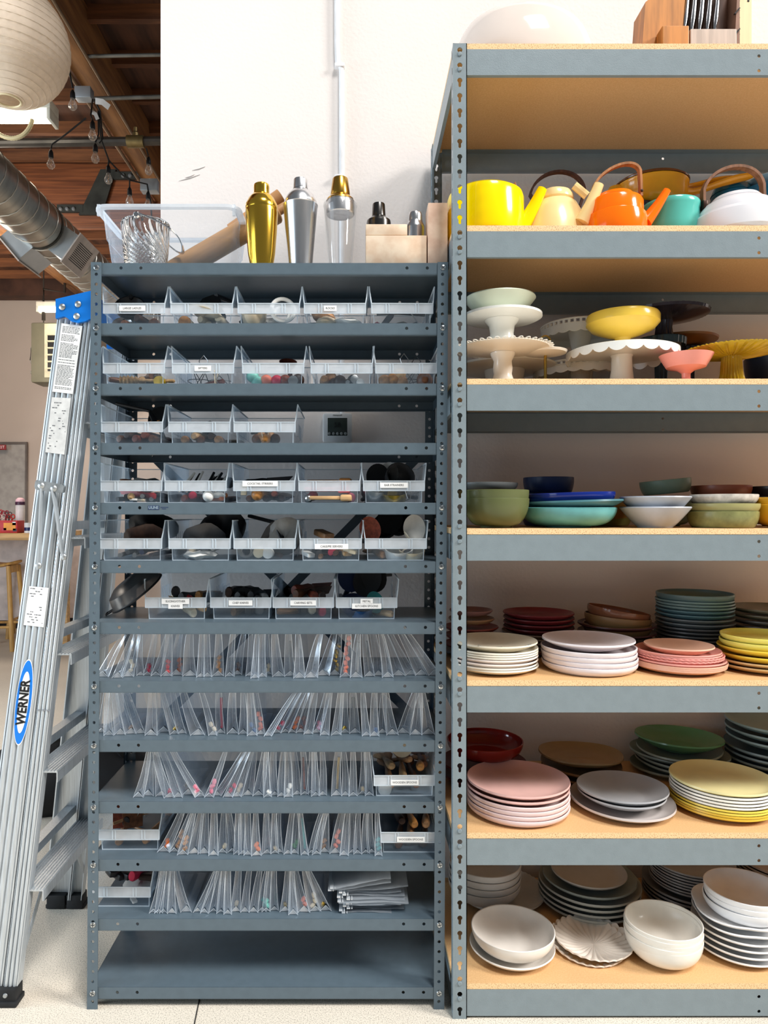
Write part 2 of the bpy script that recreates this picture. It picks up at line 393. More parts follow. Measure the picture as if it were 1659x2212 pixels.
# string lights
sl = empty('string_light', P(190, 205, 3.9), 'string of clear bulbs on black cord hung along the girder', 'string light')
o0 = sl.location
CORD = mat('black_cord', (24, 23, 23), .6)
bulbs = [(157, 196, 3.7), (200, 262, 3.75), (110, 325, 3.9), (206, 312, 3.85), (234, 358, 3.95), (280, 406, 4.0), (321, 340, 4.1), (320, 415, 4.1)]
bm = B()
for path in ([(146, 125, 3.7), (152, 165, 3.7), (157, 190, 3.7)], [(200, 215, 3.9), (196, 250, 3.78), (200, 258, 3.75)], [(212, 240, 3.9), (213, 290, 3.86), (206, 308, 3.85)],
             [(186, 255, 3.9), (140, 292, 3.9), (112, 312, 3.9), (110, 322, 3.9)], [(213, 240, 3.9), (218, 300, 3.9), (235, 346, 3.95), (262, 376, 3.98), (280, 389, 4.0), (318, 398, 4.1), (326, 440, 4.1), (328, 480, 4.1)],
             [(280, 389, 4.0), (280, 404, 4.0)], [(235, 346, 3.95), (234, 356, 3.95)], [(316, 320, 4.1), (320, 336, 4.1)], [(318, 398, 4.1), (320, 412, 4.1)], [(204, 215, 3.9), (216, 240, 3.9), (222, 300, 3.88), (214, 310, 3.88)]):
    tube(bm, [P(*p)-o0 for p in path], .0045, 6)
link('cord', bm, CORD, sl)
CLEARB = sheet('clear_bulb_glass', (255, 240, 225), .12, .5, .5, .05)
bmb = B(); lathe(bmb, [(0, -.062), (.012, -.059), (.021, -.047), (.022, -.036), (.016, -.020), (.011, -.008), (.010, 0), (0, 0)], 14); mb_ = None
bms = B(); lathe(bms, [(0, .035), (.005, .034), (.012, .02), (.014, -.005), (.012, -.012), (0, -.012)], 12)
bmf = B(); tube(bmf, [(0, 0, -.012), (.004, 0, -.03), (-.004, 0, -.036), (.003, 0, -.05)], .002, 5)
mbk = []
for i, b_ in enumerate(bulbs):
    loc = P(*b_)-o0-Vector((0, 0, .03))
    if i == 0:
        s = link('socket', bms, BLACKP, sl, loc); gl = link('bulb', bmb, CLEARB, s, (0, 0, -.01)); fi = link('filament', bmf, mat('warm_filament', (240, 190, 140), .5), s, (0, 0, -.01))
    else:
        s2 = place('socket', s.data, sl, loc); place('bulb', gl.data, s2, (0, 0, -.01)); place('filament', fi.data, s2, (0, 0, -.01))
# junction boxes on the girder
for (x, y, dd, w_, lab) in ((182, 204, 3.95, .045, 'galvanised junction box with hanging cords on the long girder'), (324, 403, 4.15, .05, 'small galvanised junction box beside the edge of the white wall')):
    bm = B(); p = P(x, y, dd); box(bm, p.x-w_, p.x+w_, p.y-.03, p.y+.03, p.z-w_*.7, p.z+w_*.7, bev=.004)
    o = tag(link('junction_box', bm, SHEETM), lab, 'junction box')
bm = B(); p0, p1 = P(206, 218, 3.8), P(236, 232, 3.8); sweep(bm, [p0, (p0+p1)/2+Vector((0, 0, .012)), p1], rect(.03, .002), (0, 1, .4)); sweep(bm, [P(198, 242, 3.82), P(206, 246, 3.82), P(211, 258, 3.82)], rect(.02, .002), (0, 1, .2))
tag(link('cord_tag', bm, mat('white_tag', (205, 205, 205), .6)), 'pale paper tags dangling from the cords below the junction box', 'tag')

# far end of the room
hd = 7.9
p = P(66, 826, hd); q = P(126, 696, hd)
ht = empty('unit_heater', (p.x, p.y, p.z), 'olive grey unit heater with louvres hung on the far wall', 'heater')
OLIVE = mat('olive_heater_steel', (128, 124, 104), .5, .1, .1, 5); CREAM = mat('cream_heater_front', (222, 216, 186), .5)
W_, H_ = q.x-p.x+.25, q.z-p.z
bm = B(); vs_ = box(bm, 0, W_, 0, .3, 0, H_, bev=.02); link('cabinet', bm, OLIVE, ht, rot=(0, 0, 0))
bm = B(); box(bm, .16, W_-.01, -.02, 0, .05, H_-.02, bev=.006); fr = link('front_frame', bm, CREAM, ht)
bm = B(); box(bm, .2, W_-.05, -.024, -.018, .12, H_-.14); link('grille_recess', bm, BLACKP, fr)
bm = B()
for k in range(6):
    z = .14+k*.075; box(bm, .2, W_-.05, -.05, -.022, z, z+.016)
link('louvre', bm, CREAM, fr, smooth=0)
bm = B(); tube(bm, [(0, .1, H_*.72), (-.04, .1, H_*.6), (-.05, .1, H_*.4), (0, .1, H_*.22)], .006, 6); tube(bm, [(-.04, .1, .13), (.0, .1, .13)], .02, 8); link('gas_hose', bm, mat('grey_hose', (150, 146, 138), .5), ht)
for x in (.08, W_-.1):
    bm = B(); tube(bm, [(x, .15, H_), (x, .15, 4.0-p.z)], .008, 6); link('hanger_rod', bm, PIPE, ht)
fl2 = empty('fluorescent_light', P(100, 664, 7.7), 'small lit fluorescent light above the heater by the blue ladder top', 'light')
flbox(fl2, -.09, .9, .05, .1, 7)
bm = B(); tube(bm, [(-.03, 0, .04), (-.03, 0, .2), (.2, 0, .16), (.2, 0, .9)], .014, 7); tube(bm, [(-.03, 0, -.05), (-.03, 0, -.14)], .02, 7); link('pendant_pipe', bm, DARKP, fl2)
# grey door panel at the far wall with a red sign above it
dd = 8.8; a, b_ = P(-60, 960, dd), P(55, 1240, dd)
bm = B(); box(bm, a.x, b_.x, CYW+dd, CYW+dd+.05, 0, a.z)
door = struct(link('door_1', bm, mat('grey_door', (170, 164, 158), .6), smooth=0))
bm = B(); box(bm, a.x, b_.x+.02, CYW+dd-.01, CYW+dd+.02, a.z, a.z+.03); box(bm, b_.x, b_.x+.02, CYW+dd-.01, CYW+dd+.02, 0, a.z); link('door_frame', bm, mat('dark_door_frame', (110, 100, 94), .6), door, smooth=0)
s0 = P(-14, 972, 8.7); s1 = P(14, 961, 8.7)
bm = B(); box(bm, s0.x, s1.x, s0.y-.02, s0.y, s0.z, s1.z, bev=.003)
sg = tag(link('exit_sign', bm, mat('red_sign', (150, 30, 34), .5)), 'small red EXIT sign above the grey door on the far wall', 'sign')
text('EXIT', .05, PAPER, sg, ((s0.x+s1.x)/2+.015, s0.y-.0215, (s0.z+s1.z)/2))
# work table with white side panel, its clutter, two stools
TD = 6.2; tz = py2z(1152, TD)
tb = empty('work_table', (-3.0, CYW+TD, 0), 'wood topped work table with white side panel at the far end', 'table')
PINE = mat('pale_pine', (214, 168, 108), .5, 0, .25, 6, .03, 60, stretch=(.5, 5, 5))
xr = px2x(92, TD)+3.0
bm = B(); box(bm, -1.2, xr, -.02, .9, tz-.06, tz, bev=.004); link('table_top', bm, PINE, tb)
bm = B(); box(bm, -1.1, xr+.1, 1.5, 1.53, .12, tz-.06); link('side_panel', bm, mat('white_panel', (212, 198, 192), .6), tb, smooth=0)
bm = B(); box(bm, -1.1, xr+.1, 1.54, 1.56, 0, .12); link('kick_board', bm, BLACKP, tb, smooth=0)
bm = B(); box(bm, -1.1, xr-.1, .8, .84, .2, tz-.06); link('apron', bm, MATS['white_panel'], tb, smooth=0)
for x in (-1.1, xr-.1):
    bm = B(); box(bm, x, x+.07, .6, .67, 0, tz-.06); link('leg', bm, PINE, tb, smooth=0)
def stool(x, d, rot, label):
    st = empty('bar_stool', (x, CYW+d, 0), label, 'stool', 'bar stools by the work table', (0, 0, rot))
    sz = .80; WD = mat('stool_beech', (214, 166, 96), .45, 0, .2, 8, .03, 60, stretch=(5, 5, .7))
    def md(t, r, z, i): return r*(1+.10*math.cos(2*t)), z+.018*math.cos(2*t)*(r/.17)**2
    bm = B(); lathe(bm, [(0, sz-.03), (.14, sz-.03), (.172, sz-.015), (.174, sz), (.165, sz+.006), (.09, sz-.006), (0, sz-.01)], 36, mod=md); link('seat', bm, WD, st)
    for sx in (-1, 1):
        bm = B(); box(bm, sx*.12-.012, sx*.12+.012, -.13, .13, sz-.09, sz-.025); link('seat_rail', bm, WD, st, smooth=0)
        for sy in (-1, 1):
            bm = B(); tube(bm, [(sx*.17, sy*.17, 0), (sx*.12, sy*.12, sz-.03)], .021, 12); link('leg', bm, WD, st)
        bm = B(); tube(bm, [(sx*.155, -.155, .28), (sx*.155, .155, .28)], .012, 8); link('stretcher', bm, WD, st)
        bm = B(); tube(bm, [(-.155, sx*.155, .22), (.155, sx*.155, .22)], .012, 8); link('foot_rail', bm, WD, st)
    return st
stool(px2x(6, 6.65), 6.6, .1, 'beech bar stool standing nearest in front of the work table')
stool(px2x(52, 7.2), 7.3, .3, 'beech bar stool half hidden behind the nearer stool')
# clutter on the table
def tp(px, py, d): return P(px, py, d)
z0 = tz
a = tp(0, 1150, TD+.1); bx = px2x(-60, TD+.1); bx1 = px2x(42, TD+.1)
bm = B(); box(bm, bx, bx1, CYW+TD+.06, CYW+TD+.2, tz, tz+.11, bev=.004)
cr = tag(link('snack_box', bm, mat('red_carton', (198, 44, 48), .5)), 'red and orange printed carton on the work table', 'box')
for (x0, x1, zz0, zz1, c_) in ((8, 34, .025, .09, (244, 160, 40)), (27, 34, .07, .10, (240, 240, 236)), (4, 14, .02, .045, (190, 40, 60)), (28, 36, .015, .04, (40, 34, 40))):
    bm = B(); box(bm, px2x(x0, TD+.06), px2x(x1, TD+.06), CYW+TD+.057, CYW+TD+.06, tz+zz0, tz+zz1); link('carton_print', bm, mat('print_%d' % c_[0]+str(c_[1]), c_, .5), cr, smooth=0)
cols = [(190, 40, 50), (60, 50, 56), (170, 60, 60), (230, 210, 200), (150, 40, 56), (90, 80, 78), (200, 60, 50)]
for i, c_ in enumerate(cols):
    x = px2x(-6+i*6.5, TD+.4); bm = B(); zt = tz+.12+.07*random.random()
    tube(bm, [(x, CYW+TD+.32, tz), (x+.01, CYW+TD+.32, zt)], .008, 6)
    for s_ in (-1, 1): tube(bm, [(x+s_*.018+.016*math.cos(t), CYW+TD+.32, zt+.02+.02*math.sin(t)) for t in [2*PI*k/10 for k in range(10)]], .006, 5, (0, 1, 0), loop=True)
    tag(link('scissors', bm, mat('scissor_%d' % i, c_, .4)), '%s loop-handled scissors standing behind the red carton, %s from the table end' % (['red', 'dark grey', 'dusty red', 'cream', 'maroon', 'grey', 'bright red'][i], nth(7-i)), 'scissors', 'scissors on the work table')
b0 = Vector((px2x(46, TD+.3), CYW+TD+.28, tz))
bt = empty('drink_bottle', b0, 'white bottle with pink lid and dark band on the work table', 'bottle')
bm = B(); lathe(bm, [(0, 0), (.034, 0), (.038, .02), (.040, .24), (.036, .26), (0, .26)], 20); link('body', bm, mat('white_bottle', (235, 230, 226), .4), bt)
bm = B(); lathe(bm, [(.041, .25), (.043, .255), (.043, .275), (.040, .28)], 20); link('band', bm, mat('plum_band', (70, 34, 60), .4), bt)
bm = B(); lathe(bm, [(.040, .278), (.038, .30), (.02, .315), (0, .318)], 20); link('lid', bm, mat('pink_lid', (240, 196, 206), .4), bt)
bm = B(); lathe(bm, [(0, 0), (.036, 0), (.036, .09), (0, .09)], 18); cup = tag(link('jar', bm, mat('blue_banded_jar', (232, 234, 236), .4), None, (px2x(62, TD+.1), CYW+TD+.1, tz)), 'small white jar with navy band at the table edge', 'jar')
bm = B(); lathe(bm, [(.0365, .02), (.0365, .05)], 18); link('band', bm, mat('navy_band', (30, 44, 96), .4), cup)
# black duffel on the floor behind the ladder
bm = B()
def md(t, r, z, i): return r*(1+.10*math.sin(3*t+i)+.06*math.cos(5*t-i*.7)), z*(1+.12*math.sin(2*t+1))
lathe(bm, [(0.001, .0), (.26, .0), (.33, .05), (.34, .12), (.27, .2), (.15, .26), (.001, .27)], 40, mod=md, sy=.7, sx=1.1)
dr = tag(link('duffel_bag', bm, mat('black_nylon', (20, 22, 26), .6, 0, .3, 8, .4, 14), None, (px2x(175, 3.25), CYW+3.15, 0), (0, 0, .3), smooth=80), 'slumped black fabric bag on the floor behind the ladder', 'bag')
bm = B(); tube(bm, bez((-.15, -.15, .22), (-.1, -.2, .38), (.15, -.2, .36), (.22, -.12, .2)), .014, 6); link('strap', bm, MATS['black_nylon'], dr)
# thermostat on the wall, seen through the shelving
tp0, tp1 = P(697, 956, 2.31), P(761, 892, 2.31)
W_, H_ = tp1.x-tp0.x, tp1.z-tp0.z
th = empty('thermostat', ((tp0.x+tp1.x)/2, WALLY, (tp0.z+tp1.z)/2), 'white wall thermostat with dark screen and five buttons', 'thermostat')
bm = B(); box(bm, -W_/2, W_/2, -.022, 0, -H_/2, H_/2, bev=.008); link('case', bm, mat('thermostat_white', (226, 230, 232), .45), th)
bm = B(); box(bm, -W_*.33, W_*.33, -.0235, -.02, -H_*.27, H_*.33, bev=.001); scn = link('screen', bm, mat('dark_lcd', (52, 62, 58), .25), th)
text('58', .022, BLACKP, scn, (0, -.0242, H_*.09))
text('Honeywell', .007, INK, th, (0, -.0224, H_*.42))
for k in range(5):
    bm = B(); lathe(bm, [(0, .004), (.0042, .003), (.005, 0)], 12, mx=Matrix.Translation((-W_*.27+W_*.135*k, -.0232, -H_*.2)) @ Matrix.Rotation(PI/2, 4, 'X')); link('button', bm, mat('grey_button', (150, 156, 156), .4), th)
# ------------------------------------------------------------------ slate steel bin shelving
SX = 847.5                                # pixels per metre on its front face
UD = .305
TOPS = [567, 697.5, 828, 956.5, 1086, 1213, 1345, 1472, 1600, 1733, 1858, 1987, 2135]
ZS = [CZ-(y-CY)/SX for y in TOPS]
XL0, XR0, LEAN, PW, UH = -.6845, .2262, .0052, .0268, 1.905
unit = empty('steel_shelving', ((XL0+XR0)/2, 0, 0), 'slate grey bolted steel shelving unit holding clear bins and plastic bags', 'shelving')
UO = unit.location.copy()
def post_mesh(mx, my):
    bm = B(); n = 74
    def sq(u, v): return u*mx
    hs = [hole(PW*.52, .02+.0254*k, .0042) for k in range(n)]
    for side in (0, 1):
        for k in range(n):
            z0 = .02+.0254*k-.0127; z1 = z0+.0254
            if k == 0: z0 = 0
            if k == n-1: z1 = UH
            if side == 0:
                fn = lambda u, v: (u*mx+LEAN*v, 0, v); off = (0, .002*my, 0)
            else:
                fn = lambda u, v: (LEAN*v, u*my, v); off = (.002*mx, 0, 0)
            plate2d(bm, [(0, z0), (PW, z0), (PW, z1), (0, z1)], [hs[k]], fn, off, False)
    bmesh.ops.remove_doubles(bm, verts=bm.verts[:], dist=1e-6)
    return bm
for x, mx in ((XL0, 1), (XR0, -1)):
    for y, my in ((0, 1), (UD, -1)):
        link('post', post_mesh(mx, my), STEEL, unit, Vector((x, y, 0))-Vector((UO.x, 0, 0)), smooth=0)
LIP = .0285
def shelf_mesh():
    bm = B(); x0, x1 = XL0+.003-UO.x, XR0-.003-UO.x
    box(bm, x0, x1, .004, UD-.004, -.0018, 0)
    hs = [hole(x, -LIP*.42, .0042) for x in (-.3995-UO.x-.21, -.3995-UO.x-.159, -.3995-UO.x+.522, -.3995-UO.x+.573)]
    hs = [hole(px2x(x, 1.81)-UO.x, -LIP*.45, .0042) for x in (252, 295, 871, 915)]
    plate2d(bm, [(x0, -LIP), (x1, -LIP), (x1, 0), (x0, 0)], hs, lambda u, v: (u, .0035, v), (0, .0016, 0))
    plate2d(bm, [(x0, -LIP), (x1, -LIP), (x1, 0), (x0, 0)], hs, lambda u, v: (u, UD-.0035, v), (0, -.0016, 0))
    box(bm, x0, x1, .004, .016, -LIP-.0015, -LIP); box(bm, x0, x1, UD-.016, UD-.004, -LIP-.0015, -LIP)
    for x in (x0, x1-.0016): box(bm, x, x+.0016, .004, UD-.004, -LIP, 0)
    return bm
sm = None; bolt_me = None
for i, z in enumerate(ZS):
    loc = (LEAN*z, 0, z)
    if sm is None: o = link('shelf', shelf_mesh(), STEEL, unit, loc, smooth=0); sm = o.data
    else: o = place('shelf', sm, unit, loc)
    if i == 4:
        a = px2x(319, 1.81)-UO.x; b_ = px2x(343, 1.81)-UO.x
        bm = B(); box(bm, a-LEAN*z, b_-LEAN*z, .0027, .0036, -LIP*.62, -LIP*.26); pl = link('printed_mark', bm, mat('navy_print', (38, 58, 96), .5), o, smooth=0)
        text('ULINE', .0098, mat('pale_print', (140, 158, 172), .5), pl, ((a+b_)/2-LEAN*z, .0025, -LIP*.44), bold=.0003, w=.95)
        for k, (l0, l1) in enumerate(((346, 363), (349, 358))):
            bm = B(); zz = -LIP*(.40+.13*k); box(bm, px2x(l0, 1.81)-UO.x-LEAN*z, px2x(l1, 1.81)-UO.x-LEAN*z, .0030, .0036, zz-.0011, zz+.0004); link('small_print', bm, MATS['navy_print'], o, smooth=0)
    for x, s in ((XL0+PW*.52, 1), (XR0-PW*.48, -1)):
        for yy, fl_ in ((0, 1), (UD, -1)):
            zb = z-LIP*.45
            if fl_ < 0 and i % 2: continue
            if bolt_me is None:
                bm = B(); lathe(bm, [(0, .0026), (.0035, .0026), (.0065, .0016), (.0078, -.0005), (.0078, -.001), (0, -.001)], 14, mx=Matrix.Rotation(PI/2, 4, 'X'))
                box(bm, -.0008, .0008, -.0034, -.0024, -.005, .005, 1); box(bm, -.005, .005, -.0034, -.0024, -.0008, .0008, 1)
                q = link('bolt', bm, [ZINC, mat('bolt_slot', (70, 74, 78), .5, .5)], unit, (x-UO.x+LEAN*zb, 0, zb)); bolt_me = q.data
                q.rotation_euler = (0, .4, 0)
            else: q = place('bolt', bolt_me, unit, (x-UO.x+LEAN*zb, yy, zb), (0, random.uniform(-.8, .8), PI if fl_ < 0 else 0))
bm = B()
for a, b_ in (((905, 985), (345, 1560)), ((330, 985), (905, 1560))):
    pa, pb = P(*a, 1.81+UD+.006), P(*b_, 1.81+UD+.006); sweep(bm, [pa-UO, pb-UO], rect(.026, .002), (0, 1, 0))
link('cross_brace', bm, STEEL, unit, smooth=0)

# ------------------------------------------------------------------ bins
BW, BH, BLN = .1635, .104, .285
def bin_body():
    bm = B(); x1, x2, x3 = .0735, .0790, .0820; zb = .031; H = BH
    def sh(pts): bm.faces.new([bm.verts.new(p) for p in pts])
    for s in (-1, 1):
        # stepped side wall with a sloping front edge
        sh([(s*x1*.985, .012, 0), (s*x1*.985, BLN, 0), (s*x1, BLN, zb), (s*x1, .010, zb)])
        sh([(s*x1, .010, zb), (s*x1, BLN, zb), (s*x2, BLN, zb), (s*x2, .0, zb)])
        sh([(s*x2, .0, zb), (s*x2, BLN, zb), (s*x3, BLN, .075), (s*x3, .006, .075), (s*x2*1.005, .001, .056)])
        sh([(s*x3, .006, .075), (s*x3, BLN, .075), (s*(x3+.003), BLN, H), (s*(x3+.003), .013, H)])
        for k in range(5):
            y = .16+.022*k; box(bm, s*(x2-.0015)-.0008, s*(x2-.0015)+.0008, y, y+.006, zb+.003, .07)
    sh([(-x1*.985, .012, 0), (x1*.985, .012, 0), (x1, .010, zb), (-x1, .010, zb)])
    sh([(-x1*.985, .012, .0005), (x1*.985, .012, .0005), (x1*.985, BLN, .0005), (-x1*.985, BLN, .0005)])
    sh([(-x1*.985, BLN, 0), (x1*.985, BLN, 0), (x1, BLN, zb), (x2, BLN, zb), (x3+.003, BLN, H), (-x3-.003, BLN, H), (-x2, BLN, zb), (-x1, BLN, zb)])
    return bm
def bin_rim():
    bm = B(); x2, x3 = .0790, .0820; r = rect(.0026, .0026)
    for s in (-1, 1):
        sweep(bm, [(s*x2*1.0, 0, .031), (s*x2*1.005, .001, .057), (s*x3, .006, .075), (s*(x3+.003), .013, BH), (s*(x3+.003), BLN, BH)], r, (1, 0, 0))
        sweep(bm, [(s*.0725, .0115, 0), (s*.0735, .0095, .031)], rect(.0018, .0018), (1, 0, 0))
    sweep(bm, [(-x3-.003, BLN, BH), (x3+.003, BLN, BH)], r, (0, 0, 1))
    sweep(bm, [(-x2, -.0005, .057), (x2, -.0005, .057)], rect(.0024, .002), (0, 0, 1)); sweep(bm, [(-x2, -.0005, .0315), (x2, -.0005, .0315)], rect(.002, .002), (0, 0, 1))
    for x in (-.042, -.0345, .0345, .042): box(bm, x-.0011, x+.0011, -.0018, -.0002, .0318, .0565)
    sweep(bm, [(-.0724, .0115, .001), (.0724, .0115, .001)], rect(.0018, .0018), (0, 0, 1))
    return bm
def bin_band():
    bm = B(); box(bm, -.0788, .0788, 0, .002, .0318, .0565)
    return bm
me_body = me_rim = me_band = None
BINS = {}
def add_bin(key, xpx0, xpx1, shelf, yoff, label, lines=None, ldx=0, ldy=0):
    global me_body, me_rim, me_band
    z = ZS[shelf]; d = 1.81+yoff; x = px2x((xpx0+xpx1)/2, d)
    root = empty('storage_bin', (x, yoff, z), label, 'bin', 'clear storage bins on the steel shelving', (0, 0, random.uniform(-.012, .012)))
    if me_body is None:
        me_body = link('bin_body', bin_body(), BIN, root, smooth=0).data
        me_rim = link('rim', bin_rim(), BINR, root, smooth=0).data; me_band = link('front_band', bin_band(), BINL, root, smooth=0).data
    else:
        place('bin_body', me_body, root); place('rim', me_rim, root); place('front_band', me_band, root)
    if lines:
        for k, ln in enumerate(lines):
            w = .0063*len(ln)*.78+.008; zz = .044-.0125*k+ldy+(.004 if len(lines) > 1 else 0)
            bm = B(); box(bm, ldx-w/2, ldx+w/2, -.0028, -.0018, zz-.0068, zz+.0068)
            lb = link('paper_label', bm, PAPER, root, smooth=0); text(ln, .0078, INKL, lb, (ldx, -.0031, zz), w=.92)
    BINS[key] = (x, yoff, z, root)
ROWN = {1: 'top', 2: 'second', 3: 'third', 4: 'fourth', 5: 'fifth', 6: 'sixth'}
ROWS = {1: [(222, 357), (368, 503), (511, 650), (655, 792), (801, 937)], 2: [(220, 358), (370, 507), (521, 659), (670, 806), (810, 945)],
        3: [(218, 352), (361, 500), (503, 640)], 4: [(215, 352), (352, 493), (502, 639), (643, 780), (784, 918)],
        5: [(214, 352), (362, 500), (503, 640), (647, 782), (789, 921)], 6: [(312, 447), (454, 586), (590, 720), (726, 858)]}
LBL = {(1, 0): ['LARGE LADLES'], (1, 3): ['ROCKS'], (2, 1): ['SIFTERS'], (4, 2): ['COCKTAIL STIRRERS'], (4, 4): ['BAR STRAINERS'], (5, 3): ['CAKE/PIE SERVERS'],
       (6, 0): ['SLICING/OTHER', 'KNIVES'], (6, 1): ['CHEF KNIVES'], (6, 2): ['CARVING SETS'], (6, 3): ['METAL', 'KITCHEN SPOONS']}
BDESC = {}
YO = {1: .026, 2: .030, 3: .034, 4: .034, 5: .030, 6: .052}
for r, bins in ROWS.items():
    for i, (a, b_) in enumerate(bins):
        ln = LBL.get((r, i))
        nm = ' '.join(ln) if ln else None
        if ln: lab = 'clear bin with paper label reading %s in the %s bin row' % (nm, ROWN[r]); BDESC[(r, i)] = 'the %s bin' % nm
        else: lab = 'unlabelled clear bin, %s from the ladder in the %s bin row' % (nth(i+1), ROWN[r]); BDESC[(r, i)] = '%s bin of the %s row' % (nth(i+1), ROWN[r])
        add_bin((r, i), a, b_, r, YO[r], lab, ln, ldx={(1, 0): -.004, (1, 3): -.012, (4, 2): -.01, (5, 3): .002}.get((r, i), 0), ldy={(4, 2): .006, (5, 3): -.007, (4, 4): .002}.get((r, i), 0))
add_bin((9, 0), 808, 940, 9, .03, 'clear bin reading WOODEN SPOONS at the end of the third bag shelf', ['WOODEN SPOONS'], 0, -.004)
add_bin((10, 0), 211, 345, 10, .045, 'clear bin of wooden and metal tools at the ladder end of the fourth bag shelf')
add_bin((10, 1), 822, 956, 10, .03, 'clear bin reading WOODEN SPOONS at the end of the fourth bag shelf', ['WOODEN SPOONS'], -.002, -.004)
add_bin((11, 0), 193, 326, 11, .05, 'clear bin of black handled tools at the ladder end of the lowest bag shelf')
BDESC.update({(9, 0): 'WOODEN SPOONS bin, third bag shelf', (10, 0): 'bin near the ladder, fourth bag shelf', (10, 1): 'WOODEN SPOONS bin, fourth bag shelf', (11, 0): 'bin near the ladder, lowest bag shelf'})

# ------------------------------------------------------------------ what lies in the bins
COL = {'black': (22, 22, 25), 'dark brown': (66, 42, 30), 'brown': (120, 74, 46), 'reddish brown': (140, 66, 44), 'pale wood': (214, 172, 122), 'honey wood': (196, 134, 70), 'white': (236, 234, 228), 'cream': (226, 210, 180), 'red': (200, 34, 40), 'pink': (236, 130, 150),
       'green': (30, 120, 60), 'mint': (130, 205, 190), 'coral': (236, 130, 104), 'blue': (30, 74, 120), 'navy': (22, 34, 66), 'teal': (40, 130, 130), 'steel': (190, 190, 188), 'brass': (196, 160, 70), 'grey': (128, 128, 126), 'crimson': (206, 40, 74), 'tan': (190, 140, 96), 'yellow': (230, 190, 50), 'dark grey': (60, 60, 62), 'orange': (224, 110, 40), 'beige': (205, 190, 165)}
def cmat(c):
    metal = c in ('steel', 'brass'); wood = 'wood' in c or 'brown' in c or c == 'tan'
    return mat('item '+c, COL[c], .3 if metal else .45, 1 if metal else 0, .3 if wood else .12, 30, stretch=(3, .5, 3) if wood else None)
MESHC = {}
